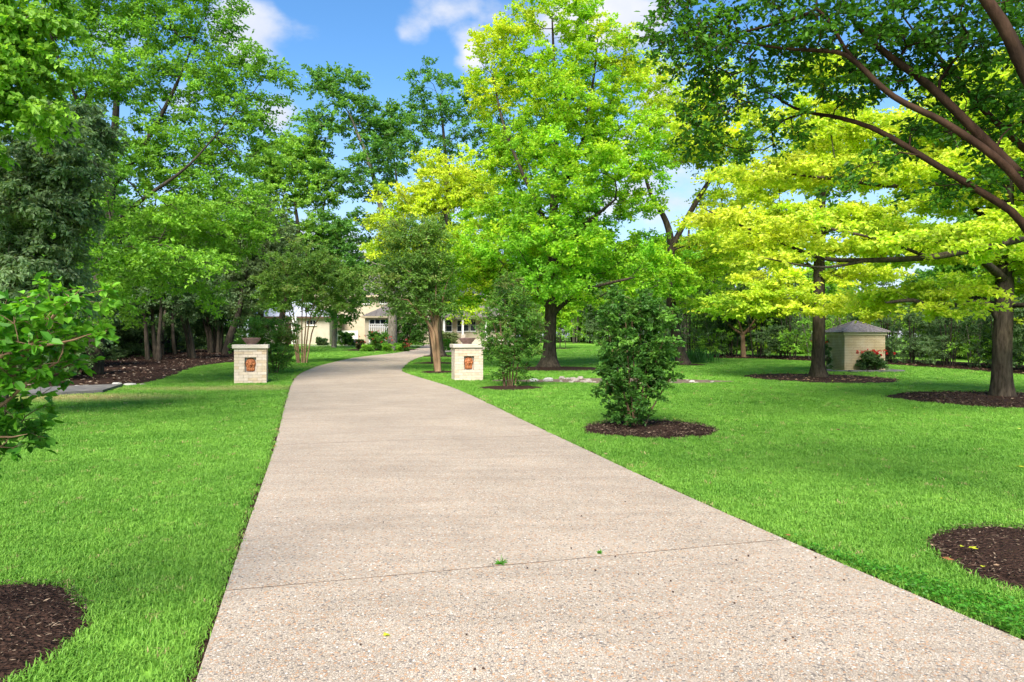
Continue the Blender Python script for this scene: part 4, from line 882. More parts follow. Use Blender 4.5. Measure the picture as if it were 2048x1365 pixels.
crape(1275, 858, [(1262, 1240, 760, 1215, 660), (1268, 1258, 750, 1250, 630), (1274, 1276, 740, 1285, 610), (1282, 1300, 760, 1330, 670), (1288, 1320, 790, 1345, 750), (1270, 1268, 740, 1262, 600), (1258, 1230, 790, 1210, 730), (1278, 1290, 750, 1310, 630), (1265, 1250, 790, 1225, 700)],
      [(1265, 640, 55, 40, .45), (1235, 690, 44, 40, .5), (1310, 690, 40, 42, .45), (1260, 740, 65, 40, .35), (1320, 745, 34, 30, .4), (1225, 770, 34, 32, .4), (1270, 800, 50, 34, .3), (1290, 610, 34, 26, .55), (1240, 600, 28, 22, .6), (1245, 830, 34, 18, .25), (1320, 630, 26, 22, .6), (1215, 640, 20, 24, .6)], 57, 'dense dark crape myrtle bush rising from a wide mulch ring on the right lawn', 205, 105, .18, .062, .036, .018, pal=BUSH, twigs=True, fine=True, mat=M_GLOSSY, rt=.003, full=False)

# ------------------------------------------------------------------ near plants whose leaves can be picked apart
def near_plant(name, label, cat, base, stems, lobes, n, nl, R, LL, LW, pal, bark, seed, flat, droop, rt, in_view, npick=300, up=.6, mat=None, tw=7, start=0, wl=.2, down=.6, step=.35, jit=.03, spread=1.0):
    rng = np.random.default_rng(seed); org = np.asarray(base, float); mat = mat or M_LEAF
    root = empty(name, org, 0, label, cat); S = Skel()
    for pts, rads, at in stems: S.path(np.asarray(pts, float), rads, -1 if at is None else S.nearest(at), step=.3)
    tg, ti = sample_lobes(lobes, n, rng, .5)
    tips = S.reach(tg, rng, wl, down, step, jit, .3, start)
    tip_p = np.array([S.p[i] for i in tips]); td = np.array([norm(S.p[i] - S.p[S.par[i]]) for i in tips])
    d2 = ((tip_p[:, None] - tg[None]) ** 2).sum(-1); tt = ti[np.argmin(d2, 1)]
    sp = spray(tip_p, td, tt, rng, nl, R, flat, LL, LW, droop, pal, up=up, tw=tw, spread=spread)
    base_, ax, nr, L, W, c = sp[:6]
    br = link('branches', S.mesh('branches', bark, org, rt), root)
    tips_, T, tdd, tl = sp[6]; V = []; Fq = []; o = 0
    for q in range(len(T)):
        a = tips_[T[q]]; b_ = a + tdd[q] * tl[q] * .5; c_ = a + tdd[q] * tl[q] * .95 + np.array([0, 0, -droop * tl[q] * .4])
        vv, ff = tube([a, b_, c_], [rt * .55, rt * .4, rt * .2], 3); V.append(vv - org); Fq.append(ff + o); o += len(vv)
    link('twigs', npmesh('twigs', np.vstack(V), np.vstack(Fq), bark), root)
    px = 1024 + F * base_[:, 0] / base_[:, 1]; py = HOR - F * (base_[:, 2] - EYE) / base_[:, 1]
    see = in_view(px, py); size = np.where(see, L / base_[:, 1], 0); pick = np.argsort(-size)[:npick]; pick = pick[size[pick] > 0]
    rest = np.ones(len(L), bool); rest[pick] = False
    v, f, k = leaf_arrays(base_[rest] - org, ax[rest], nr[rest], L[rest], W[rest], True)
    fo = link('foliage', npmesh('foliage', v, f, mat, False, np.repeat(c[rest], k, 0)), root); fo['kind'] = 'stuff'
    # the largest leaves: one object each, sharing a few leaf meshes
    z0 = np.zeros((1, 3)); kinds = []
    qs = np.quantile(c[pick][:, 1], np.linspace(.1, .9, 6))
    for q in qs:
        cc = c[pick][np.argmin(abs(c[pick][:, 1] - q))]
        v, f, k = leaf_arrays(z0, np.array([[1., 0, 0]]), np.array([[0, 0, 1.]]), np.array([1.]), np.array([LW / LL]), True)
        kinds.append(npmesh('leaf', v, f, mat, False, np.repeat(cc[None], k, 0)))
    for i in pick:
        a = norm(ax[i]); s_ = norm(np.cross(nr[i], a)); nn = np.cross(a, s_)
        o_ = link('leaf', kinds[int(np.argmin(abs(qs - c[i][1])))], root)
        M = Matrix(((a[0], s_[0], nn[0]), (a[1], s_[1], nn[1]), (a[2], s_[2], nn[2]))).to_4x4() @ Matrix.Diagonal((L[i], L[i], L[i], 1))
        M.translation = Vector(base_[i] - org); o_.matrix_local = M
    return root, tip_p
OVER = [(0.035, 0.12, 0.012), (0.08, 0.22, 0.016), (0.16, 0.36, 0.025)]
b = np.array([5.0, 5.5, 0.0])
def W3(L): return np.array([P(*q) for q in L])
st = [(np.vstack([b, b + [-.1, .05, .8], W3([(2120, 560, 5.7), (2048, 455, 5.7), (2021, 423, 5.7), (1866, 328, 5.9), (1755, 263, 6.1), (1681, 238, 6.3), (1599, 222, 6.5), (1537, 189, 6.6)])]), [0.0555, 0.0518, 0.0407, 0.0333, 0.03182, 0.02738, 0.02294, 0.01924, 0.01332, 0.0074], None),
      (np.vstack([b + [.05, -.1, 0], b + [.0, -.1, .9], W3([(2130, 480, 5.4), (2048, 377, 5.4), (1989, 316, 5.4), (1886, 246, 5.5), (1783, 193, 5.6), (1701, 119, 5.7), (1660, 105, 5.8), (1578, 100, 5.9), (1480, 88, 6.0)])]), [0.0592, 0.0555, 0.0444, 0.03404, 0.03108, 0.02664, 0.02368, 0.02072, 0.01776, 0.01258, 0.00666], None),
      (np.vstack([b + [.12, .05, 0], b + [.1, 0, .9], W3([(2140, 460, 5.6), (2048, 362, 5.6), (1948, 262, 5.7), (1857, 174, 5.8), (1763, 103, 5.9), (1701, 38, 6.0), (1670, -40, 6.1)])]), [0.0629, 0.0592, 0.05032, 0.04292, 0.03848, 0.0333, 0.02738, 0.01924, 0.00888], None),
      (np.vstack([b + [.2, -.05, 0], b + [.22, -.1, .9], W3([(2150, 330, 5.0), (2090, 220, 5.0), (2048, 144, 5.0), (2009, 62, 5.0), (1968, 0, 5.0), (1930, -60, 5.0)])]), [0.0629, 0.0592, 0.0555, 0.0518, 0.04884, 0.0444, 0.03848, 0.0296], None),
      (np.vstack([b + [.1, .2, 0], b + [.1, .25, 1.0], W3([(2110, 360, 6.2), (2048, 300, 6.2), (1950, 205, 6.3), (1870, 110, 6.4), (1830, 70, 6.5)])]), [0.0444, 0.0407, 0.0333, 0.0296, 0.02442, 0.01776, 0.00888], None),
      (W3([(1701, 119, 5.7), (1640, 25, 5.8), (1600, 35, 5.8), (1530, 55, 5.9), (1440, 78, 6.0), (1380, 100, 6.1)]), [0.0148, 0.0148, 0.01332, 0.0111, 0.00814, 0.00444], P(1720, 130, 5.7)),
      (W3([(1480, 88, 6.0), (1430, 60, 6.1), (1360, 42, 6.2), (1320, 10, 6.2)]), [0.0074, 0.00814, 0.00666, 0.00444], P(1500, 90, 6.0))]
lob = px_lobes(5.8, [(1340, 60, 50, 60, .5, .3), (1400, 120, 70, 60, .6, .3), (1480, 60, 80, 60, .5, .2), (1450, 190, 70, 40, .45, .5), (1400, 260, 50, 40, .5, .6), (1470, 290, 60, 26, .45, .6), (1560, 150, 70, 40, .4, .6), (1600, 50, 80, 50, .4), (1700, 60, 80, 60, .4),
     (1580, 260, 60, 24, .4, .6), (1690, 180, 70, 40, .35, .4), (1770, 130, 80, 60, .3, .3), (1820, 40, 80, 60, .35), (1900, 130, 70, 60, .25, .2), (1950, 50, 80, 60, .2, -.2), (2010, 150, 60, 60, .2, -.2), (1900, 230, 60, 40, .25, .3), (1990, 250, 60, 50, .25, .2), (1840, 280, 50, 26, .3, .3),
     (1740, 330, 46, 20, .4, .1), (1690, 375, 40, 16, .4, .1), (1900, 380, 60, 30, .3, .3), (2030, 340, 40, 30, .3), (1400, -60, 120, 60, .5, .3), (1650, -80, 150, 70, .4), (1900, -90, 150, 80, .3), (2100, 0, 90, 100, .2), (2150, 200, 90, 100, .2)], dy=.7)
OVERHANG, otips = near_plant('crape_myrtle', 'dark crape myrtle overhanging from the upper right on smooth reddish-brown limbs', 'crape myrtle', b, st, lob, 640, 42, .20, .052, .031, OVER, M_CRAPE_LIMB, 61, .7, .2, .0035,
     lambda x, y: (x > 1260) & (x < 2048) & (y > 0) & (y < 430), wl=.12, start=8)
# dry seed heads on its outer twigs
rng = np.random.default_rng(5); iv, iface = lathe([(0.0, -1), (.8, -.55), (1, 0), (.8, .55), (0.0, 1)], 6)
V = []; Fq = []; o = 0; ivn = np.array(iv); ifn = np.array(iface); tp = []
ppx = 1024 + F * otips[:, 0] / otips[:, 1]; ppy = HOR - F * (otips[:, 2] - EYE) / otips[:, 1]
ends = otips[(ppx < 1480) & (ppy < 350)]
for e_ in ends[::2]:
    for q in range(rng.integers(4, 10)):
        c_ = e_ + rng.normal(0, .07, 3) + np.array([-.05, 0, 0]); r_ = rng.uniform(.006, .010)
        V.append(ivn * r_ + c_ - b); Fq.append(ifn + o); o += len(ivn)
so = link('seed_heads', npmesh('seed_heads', np.vstack(V), np.vstack(Fq), M_POD), OVERHANG); so['kind'] = 'stuff'

b = np.array([-3.15, 3.75, 0.0]); FRESH = [(0.05, 0.18, 0.016), (0.10, 0.30, 0.02), (0.18, 0.42, 0.03)]
st = [(np.vstack([b, b + [.1, 0, .7], W3([(-60, 800, 3.5), (20, 740, 3.5), (70, 680, 3.45), (120, 620, 3.4), (176, 566, 3.35)])]), [.02, .017, .013, .011, .008, .006, .003], None),
      (np.vstack([b + [0, -.05, 0], b + [.05, -.05, .7], W3([(-40, 760, 3.3), (30, 705, 3.3), (100, 690, 3.3), (150, 680, 3.25), (205, 659, 3.2)])]), [.018, .015, .012, .01, .007, .005, .003], None),
      (np.vstack([b + [.06, .05, 0], b + [.2, .05, .5], W3([(-30, 850, 3.4), (20, 800, 3.4), (60, 760, 3.4), (95, 737, 3.4), (130, 718, 3.35)])]), [.016, .014, .011, .009, .007, .005, .003], None),
      (np.vstack([b + [.06, -.06, 0], b + [.2, -.08, .4], W3([(-30, 900, 3.3), (10, 880, 3.3), (45, 870, 3.3), (66, 868, 3.25)])]), [.014, .012, .009, .007, .005, .003], None),
      (np.vstack([b + [-.05, .05, 0], b + [-.02, .06, .8], W3([(-20, 700, 3.6), (20, 640, 3.6), (50, 600, 3.6), (85, 585, 3.6)])]), [.016, .014, .011, .008, .006, .003], None)]
lob = px_lobes(3.4, [(40, 650, 55, 40, .6), (95, 640, 40, 30, .75), (140, 600, 26, 22, .8), (165, 575, 10, 8, .8), (60, 700, 55, 34, .6), (120, 680, 36, 20, .7), (175, 665, 18, 8, .8), (30, 760, 40, 30, .5), (90, 735, 34, 16, .65), (10, 810, 30, 26, .4), (25, 880, 28, 20, .25), (50, 870, 16, 14, .3), (-50, 700, 60, 80, .5), (-40, 850, 50, 60, .3), (75, 600, 20, 16, .75), (15, 905, 26, 12, .25)], dy=.9)
near_plant('crape_myrtle', 'bright-leaved young crape myrtle reaching in at the left edge of the lawn', 'crape myrtle', b, st, lob, 170, 18, .085, .054, .037, FRESH, M_CRAPE, 62, .9, .1, .0028,
     lambda x, y: (x > -5) & (x < 260) & (y > 500) & (y < 960), up=.9, mat=M_GLOSSY, tw=4, step=.15, jit=.01, spread=.7)

# ------------------------------------------------------------------ hedge and far trees
def proto_shrub(seed, label, h, w, n, nl, R, LL, LW, pal, bark, group, ns=6, name='hedge_shrub', zs=(.25, 1.0), r=.035, full=True):
    rng = np.random.default_rng(seed); st = []
    for k in range(ns):
        a = rng.uniform(0, 6.28); q = rng.uniform(.1, .5) * w; x, y = math.cos(a) * q, math.sin(a) * q
        st.append((np.array([[x * .4, y * .4, -.05], [x * .6, y * .6, h * .35], [x, y, h * .75]]), [r, r * .8, r * .4], None))
    lob = [(np.array([math.cos(a) * w * .45, math.sin(a) * w * .45, h * z]), np.array([w * .5, w * .5, h * .2]), 1.0, rng.uniform(.2, .8)) for a, z in [(rng.uniform(0, 6.28), rng.uniform(*zs)) for _ in range(8)]]
    return tree(name, label, 'shrub', (0, 0, 0), st, lob, n, nl, R, LL, LW, pal, bark, seed, flat=.8, rt=.007, group=group, droop=.3, full=full)
HG = 'shrubs of the boundary hedge'
HL = ['tall open evergreen shrub of the boundary hedge with bare lower stems', 'dark dense evergreen shrub of the boundary hedge', 'light green loose shrub in the gaps of the boundary hedge']
hp = [proto_shrub(71, HL[0], 4.6, 2.0, 70, 90, .55, .12, .06, PRIVET + [(.10, .2, .05)], M_DARKBARK, HG, zs=(.12, 1.0), full=False), proto_shrub(72, HL[1], 4.8, 1.9, 80, 98, .5, .13, .07, PRIVET, M_DARKBARK, HG, zs=(.1, 1.0), full=False),
      proto_shrub(73, HL[2], 3.4, 2.2, 50, 84, .5, .12, .065, ELM, M_GREYBARK, HG, ns=9, full=False)]
rb = catmull(RB_front, 8); rbk = catmull(RB_back, 8); rng = np.random.default_rng(3); used = set()
s1 = np.linspace(0, 1, len(rb)); s2 = np.linspace(0, 1, len(rbk))
spots = []
for row, (fr, cnt) in enumerate(((.32, 18), (.7, 11))):
    for i, t in enumerate(np.linspace(.0, .97, cnt)):
        t = t + rng.uniform(-.012, .012); a = np.array([np.interp(t, s1, rb[:, c]) for c in (0, 1)]); c_ = np.array([np.interp(t, s2, rbk[:, c]) for c in (0, 1)])
        p = a + (c_ - a) * (fr + rng.uniform(-.1, .1)); spots.append((p[0], p[1], (i * 2 + row * 2 + i // 3) % 3))
for x, y, k in spots:
    s = float(rng.uniform(.8, 1.15)); rz = float(rng.uniform(0, 6.28))
    if k not in used: used.add(k); hp[k].location = (x, y, gzf(y)); hp[k].rotation_euler = (0, 0, rz); hp[k].scale = (s, s, s)
    else: copy_tree(hp[k], (x, y, gzf(y)), rz, s)
# left boundary: dark board fence with shrubs, mostly in shade
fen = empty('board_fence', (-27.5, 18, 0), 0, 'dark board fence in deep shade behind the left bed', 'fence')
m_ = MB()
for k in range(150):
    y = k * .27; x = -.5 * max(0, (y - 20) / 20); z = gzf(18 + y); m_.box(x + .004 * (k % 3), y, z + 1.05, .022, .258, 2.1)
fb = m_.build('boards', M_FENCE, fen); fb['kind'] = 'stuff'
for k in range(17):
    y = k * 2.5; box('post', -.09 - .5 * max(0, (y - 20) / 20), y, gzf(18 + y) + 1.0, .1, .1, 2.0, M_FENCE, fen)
ps = proto_shrub(74, 'shaded evergreen shrub crowding the dark fence behind the left bed', 3.8, 2.4, 70, 98, .65, .15, .08, PRIVET, M_DARKBARK, 'shrubs along the dark fence', zs=(.05, 1.0))
for k, (x, y) in enumerate([(-24.6, 21), (-25, 24.5), (-24.4, 27.5), (-25, 30.5), (-24.6, 33.5), (-25.2, 36.5), (-25, 39.5), (-25.5, 43), (-26, 46.5), (-26, 50), (-22.5, 19.0), (-21, 17.2), (-23, 53), (-28, 56), (-25, 59), (-30, 61), (-31.5, 66), (-34, 71), (-28, 63.5), (-18.3, 25.6), (-16.9, 24.4), (-17.8, 28.0), (-20.5, 30.5)]):
    s = float(rng.uniform(.9, 1.25)) * (.55 if x > -21 else 1)
    if k == 0: ps.location = (x, y, gzf(y)); ps.scale = (s, s, s)
    else: copy_tree(ps, (x, y, gzf(y)), float(rng.uniform(0, 6.28)), s)
# hedge across the far end of the lawn, right of the house
for k, (px, dd, kk) in enumerate([(1010, 80, 1), (1045, 82, 0), (1085, 83, 2), (1120, 84, 1), (1150, 81, 2), (1180, 80, 1), (1215, 78, 0), (1250, 76, 1), (1290, 72, 0), (1325, 68, 1), (1355, 62, 0), (1385, 56, 1), (1025, 90, 1), (1062, 92, 1), (1100, 93, 1), (1135, 92, 1), (1165, 90, 1), (1200, 88, 1), (1235, 86, 1), (1275, 84, 1), (1310, 80, 1), (1345, 72, 1)]):
    q = B(px, dd); copy_tree(hp[kk], tuple(q), k * 1.3, 1.5, ['tall open evergreen shrub closing the far end of the lawn', 'dark dense evergreen shrub closing the far end of the lawn', 'light green loose shrub closing the far end of the lawn'][kk], 'shrubs at the far end of the lawn')
# sunlit scrub in the field beyond the hedge
sc_ = proto_shrub(75, 'sunlit yellow-green scrub bush in the field beyond the hedge', 2.6, 3.2, 60, 98, .8, .2, .11, [(.13, .28, .02), (.2, .36, .03), (.3, .42, .05)], M_GREYBARK, 'scrub bushes in the field beyond the hedge', ns=7, zs=(.15, 1.0), name='scrub_bush')
for k in range(18):
    t = k / 17; x = 17 + 22 * t + rng.uniform(-1, 1); y = 58 - 34 * t + rng.uniform(-2, 2)
    s = float(rng.uniform(.8, 1.2))
    if k == 0: sc_.location = (x, y, gzf(y)); sc_.scale = (s, s, s)
    else: copy_tree(sc_, (x, y, gzf(y)), float(rng.uniform(0, 6.28)), s)
# far trees
def proto_far(seed, label, pal, h, w):
    rng = np.random.default_rng(seed); st = [(np.array([[0, 0, -.2], [.1, 0, h * .3], [0, .2, h * .6], [.2, 0, h * .9]]), [.4, .33, .2, .06], None)]
    lob = [(np.array([math.cos(a) * w * q, math.sin(a) * w * q, h * z]), np.array([w * .42, w * .42, h * .14]), 1.0, rng.uniform(.2, .8)) for a, q, z in [(rng.uniform(0, 6.28), rng.uniform(.1, .6), rng.uniform(.25, .95)) for _ in range(13)]]
    return tree('far_tree', label, 'tree', (0, 0, 0), st, lob, 110, 112, 1.6, .36, .24, pal, M_DARKBARK, seed, flat=.7, rt=.02, group='trees beyond the garden')
FL = ['deep green round-crowned tree beyond the garden', 'pale green loose-crowned tree beyond the garden', 'yellowish green spreading tree beyond the garden']
fp = [proto_far(81, FL[0], DEEP, 12, 5.0), proto_far(82, FL[1], ELM, 13, 4.6), proto_far(83, FL[2], LIME[:3], 11, 5.0)]
fs = [(-60, 95, 0), (-50, 104, 1), (-42, 92, 0), (-34, 100, 1), (-27, 96, 0), (-20, 108, 1), (-12, 100, 0), (-4, 106, 0), (3, 98, 1), (10, 104, 2), (17, 97, 0), (24, 92, 2), (32, 90, 1), (39, 84, 2), (47, 78, 0), (54, 70, 2), (60, 60, 1), (64, 50, 2), (66, 40, 0), (66, 30, 1),
      (-66, 84, 1), (-62, 70, 0), (-56, 58, 1), (-50, 48, 0), (-46, 38, 1), (-44, 28, 0), (-42, 18, 1), (28, 62, 2), (36, 54, 1), (42, 44, 2), (45, 34, 1), (-36, 60, 0), (-36, 50, 1), (-35, 40, 0), (-34, 31, 1), (-33, 22, 0), (-30, 70, 0), (-38, 76, 1), (15.5, 76, 2), (18.5, 82, 1), (12.5, 84, 2), (19.5, 70, 2), (8, 88, 1)]
used = set()
for x, y, k in fs:
    s = float(rng.uniform(.85, 1.2)) * (0.72 if x > 20 else 1.0)
    if k not in used: used.add(k); fp[k].location = (x, y, gzf(y)); fp[k].scale = (s, s, s)
    else: copy_tree(fp[k], (x, y, gzf(y)), float(rng.uniform(0, 6.28)), s)
# young staked tree on the far lawn
d = float(YOUNG[1])
tree('young_tree', 'young thin-stemmed tree with a round green head in a mulch ring on the far lawn', 'tree', YOUNG, [vstem([1120, 1120, 1121], d, [None, 660, 620], [.05, .04, .02])], px_lobes(d, [(1120, 640, 24, 16, .4), (1110, 620, 28, 16, .3), (1135, 615, 24, 18, .4)]), 34, 98, .8, .17, .1, LIME, M_DARKBARK, 91, rt=.008)
link('stake', npmesh('stake', *tube([YOUNG + [.5, 0, -.1], YOUNG + [.5, 0, 1.3]], [.03, .03], 6), M_DARKBARK)); tag(bpy.data.objects['stake'], 'short dark stake beside the young tree on the far lawn', 'stake')

# ------------------------------------------------------------------ gate pillars
def brick_mat(name, cols):
    m, nt, bs = mat_base(name); N = nt.nodes; Lk = nt.links
    oi = N.new('ShaderNodeObjectInfo'); rp = N.new('ShaderNodeValToRGB'); e = rp.color_ramp.elements
    while len(e) < len(cols): e.new(.5)
    for i, c in enumerate(cols): e[i].position = i / (len(cols) - 1); e[i].color = (*c, 1)
    Lk.new(oi.outputs['Random'], rp.inputs[0])
    tc = N.new('ShaderNodeTexCoord'); nz = N.new('ShaderNodeTexNoise'); nz.inputs['Scale'].default_value = 9; nz.inputs['Detail'].default_value = 6
    geo = N.new('ShaderNodeNewGeometry'); Lk.new(geo.outputs['Position'], nz.inputs['Vector'])
    mr = N.new('ShaderNodeMapRange'); mr.inputs['From Min'].default_value = .3; mr.inputs['From Max'].default_value = .7; mr.inputs['To Min'].default_value = .86; mr.inputs['To Max'].default_value = 1.1; Lk.new(nz.outputs[0], mr.inputs['Value'])
    mx = N.new('ShaderNodeMix'); mx.data_type = 'RGBA'; mx.blend_type = 'MULTIPLY'; mx.inputs['Factor'].default_value = 1; Lk.new(rp.outputs[0], mx.inputs['A']); Lk.new(mr.outputs[0], mx.inputs['B'])
    Lk.new(mx.outputs['Result'], bs.inputs['Base Color']); bs.inputs['Roughness'].default_value = .85; bs.inputs['Specular IOR Level'].default_value = .2
    return m
M_PB = brick_mat('pillar_brick', [(.48, .36, .24), (.52, .42, .32), (.545, .45, .36), (.56, .465, .38), (.52, .43, .345), (.53, .42, .30)])
bv, bf = box_vf(0, 0, 0, 1, 1, 1, 0.012); BRICK_ME = pymesh('brick', bv, bf, M_PB)
def face_relief(w, h, mirror=1):
    nx_, nz_ = 44, 64; v = []; f = []; on = []
    def g(x, z, cx, cz, sx, sz): return math.exp(-((x - cx) / sx) ** 2 - ((z - cz) / sz) ** 2)
    for j in range(nz_):
        for i in range(nx_):
            x = -1 + 2 * i / (nx_ - 1); z = -1 + 2 * j / (nz_ - 1)
            xx = x * 1.0; fz = (z - .12) / .62
            # outline: curly hair above, a full beard / collar below
            rim = math.hypot(xx / .96, (z - .1) / .88); a = math.atan2(z - .1, xx)
            face = max(0.0, 1 - (xx / .52) ** 2 - ((z - .1) / .60) ** 2)
            hgt = .34 * math.sqrt(face) if face > 0 else 0
            hgt += .16 * g(xx, z, 0, .1, .09, .22) + .10 * g(xx, z, 0, -.03, .12, .06)                     # nose
            hgt -= .12 * (g(xx, z, .21, .2, .11, .06) + g(xx, z, -.21, .2, .11, .06))                      # eyes
            hgt += .05 * (g(xx, z, .21, .2, .06, .03) + g(xx, z, -.21, .2, .06, .03))
            hgt += .07 * (g(xx, z, .22, .31, .16, .04) + g(xx, z, -.22, .31, .16, .04))                    # brows
            hgt += .06 * g(xx, z, 0, -.17, .14, .03) - .07 * g(xx, z, 0, -.215, .15, .018) + .06 * g(xx, z, 0, -.26, .11, .03)   # lips
            hgt += .08 * g(xx, z, 0, -.39, .13, .08)                                                       # chin
            hair = max(0.0, 1 - rim ** 4)
            curl = .5 + .5 * math.sin(a * 11 + rim * 9) * math.cos(rim * 14 + a * 3)
            if face <= 0.05:
                hgt = max(hgt, hair * (.16 + .12 * curl))
            low = max(0.0, 1 - (xx / .80) ** 4 - ((z + .66) / .32) ** 4)
            hgt = max(hgt, low * (.14 + .07 * (.5 + .5 * math.sin(xx * 16 + z * 4)) ))
            edge = 1.0 if (hair > .02 or low > .02) else 0.0
            if edge == 0: hgt = -0.06
            on.append(edge)
            v.append((x * w / 2 * mirror, -hgt * .24, z * h / 2))
    for j in range(nz_ - 1):
        for i in range(nx_ - 1):
            q = j * nx_ + i
            if on[q] + on[q + 1] + on[q + nx_] + on[q + nx_ + 1] > 0: f.append((q, q + 1, q + nx_ + 1, q + nx_))
    return v, f
def pillar(px, dfront, rot, label, bowl_label, face_label):
    x0 = (px - 1024) / F * (dfront + .5); root = empty('gate_pillar', (x0, dfront + .5, gzf(dfront)), rot, label, 'gate pillar', 'brick pillars flanking the driveway')
    w = 1.05; ch = .1008; nC = 12; H = ch * nC; g = .007; dp = .1; nw, nb, nt_ = .37, 4, 9      # niche courses nb..nt_-1
    core = MB(); c = w / 2 - .012
    nz0, nz1 = nb * ch, nt_ * ch
    core.box(0, .06, H / 2 - .05, 2 * c, 2 * c - .12, H + .1)                                          # body behind the niche
    for s in (-1, 1): core.box(s * (nw / 2 + (c - nw / 2) / 2), -c + .06, H / 2 - .05, c - nw / 2, .119, H + .098)
    core.box(0, -c + .06, (nz0 - .1) / 2, nw - .001, .118, nz0 + .096); core.box(0, -c + .06, (nz1 + H) / 2, nw - .001, .118, H - nz1 - .002)
    core.build('mortar_core', M_MORTAR, root); box('niche_back', 0, -c + .111, (nz0 + nz1) / 2, nw - .004, .01, nz1 - nz0 - .004, M_CAP, root)
    def put(cx, cy_, cz, sx, sy, sz):
        o = link('brick', BRICK_ME, root, (cx, cy_, cz)); o.scale = (sx, sy, sz)
    rng = np.random.default_rng(int(px))
    for face in range(4):
        L = w if face in (0, 2) else w - 2 * dp
        for k in range(nC):
            off = (-.15 if k % 2 else 0.0); x = -L / 2 + off
            while x < L / 2 - .02:
                a, b_ = max(x, -L / 2), min(x + .30, L / 2); x += .30
                segs = [(a, b_)]
                if face == 0 and nb <= k < nt_:
                    segs = [(a, min(b_, -nw / 2)), (max(a, nw / 2), b_)]
                for a1, b1 in segs:
                    if b1 - a1 < .03: continue
                    j = rng.uniform(-.0025, .0025); cx, cz = (a1 + b1) / 2, (k + .5) * ch; sx = b1 - a1 - g; out = w / 2 - dp / 2 + j
                    if face == 0: put(cx, -out, cz, sx, dp, ch - g)
                    elif face == 2: put(cx, out, cz, sx, dp, ch - g)
                    elif face == 1: put(out, cx, cz, dp, sx, ch - g)
                    else: put(-out, cx, cz, dp, sx, ch - g)
    cap = box('cap', 0, 0, H + .068, w + .12, w + .12, .135, M_CAP, root, .012)
    box('cap_bed', 0, 0, H + .004, w + .03, w + .03, .02, M_MORTAR, root)
    v, f = face_relief(nw - .02, nz1 - nz0 - .03); mk = link('face_relief', pymesh('face_relief', v, f, M_TERRA, True), root, (0, -c + .095, (nz0 + nz1) / 2)); mk['label'] = face_label
    # bowl on top
    zt = gzf(dfront) + H + .1365
    prof = [(0.0, 0), (.17, 0), (.18, .015), (.165, .03), (.19, .05), (.25, .12), (.315, .205), (.33, .225), (.325, .235), (.30, .232), (.24, .13), (.15, .06), (0, .05)]
    v, f = lathe(prof, 32); o = link('planter_bowl', pymesh('planter_bowl', v, f, M_BOWL, True), None, (x0 + .0, dfront + .5, zt)); tag(o, bowl_label, 'bowl', 'clay bowls on the gate pillars')
    return root
pillar(503, depth_of(768), math.radians(17), 'cream brick gate pillar with a face relief left of the driveway', 'flared clay bowl on the pillar left of the driveway', 'terracotta face with curled hair set in the pillar niche')
pillar(934, depth_of(762), math.radians(12), 'cream brick gate pillar with a face relief right of the driveway bend', 'flared clay bowl on the pillar right of the driveway bend', 'terracotta face with curled hair set in the pillar niche')

# ------------------------------------------------------------------ brick well house
dc = depth_of(743); xc = (1690 - 1024) / F * dc; s = 1.80
sh = empty('well_house', (xc + s / 2, dc + s / 2, gzf(dc) - .02), math.radians(-1), 'small square tan brick well house with a shingled pyramid roof', 'well house')
H = 1.66; m_ = MB(); m_.box(0, 0, H / 2, s - .03, s - .03, H); m_.build('mortar_core', M_DARKMORTAR, sh)
m_ = MB(); ch = .0722; bl = .203; nC = 23; rngb = np.random.default_rng(9)
for face in range(4):
    L = s if face in (0, 2) else s - .18
    for k in range(nC):
        x = -L / 2 - (bl / 2 if k % 2 else 0)
        while x < L / 2 - .02:
            a, b_ = max(x, -L / 2), min(x + bl, L / 2); x += bl
            if b_ - a < .03: continue
            o_ = s / 2 - .045 + rngb.uniform(-.002, .002); cx = (a + b_) / 2; cz = (k + .5) * ch; sx = b_ - a - .009; q = ch - .009
            if face == 0: m_.box(cx, -o_, cz, sx, .09, q)
            elif face == 2: m_.box(cx, o_, cz, sx, .09, q)
            elif face == 1: m_.box(o_, cx, cz, .09, sx, q)
            else: m_.box(-o_, cx, cz, .09, sx, q)
bw = m_.build('brickwork', M_SHEDBRICK, sh); bw['kind'] = 'stuff'
m_ = MB(); e = s / 2 + .055
for sx, sy, lx, ly in ((0, -1, 2 * e, .05), (0, 1, 2 * e, .05), (1, 0, .05, 2 * e - .102), (-1, 0, .05, 2 * e - .102)): m_.box(sx * (e - .025), sy * (e - .025), H + .035, lx, ly, .13)
m_.build('fascia', M_TRIM, sh)
e = s / 2 + .16; zr = H + .105; ap = .5
v = [(-e, -e, zr), (e, -e, zr), (e, e, zr), (-e, e, zr), (0, 0, zr + ap)]; link('roof_deck', pymesh('roof_deck', v, [(0, 1, 4), (1, 2, 4), (2, 3, 4), (3, 0, 4), (3, 2, 1, 0)], M_SHINGLE), sh)
m_ = MB(); rows_ = 9
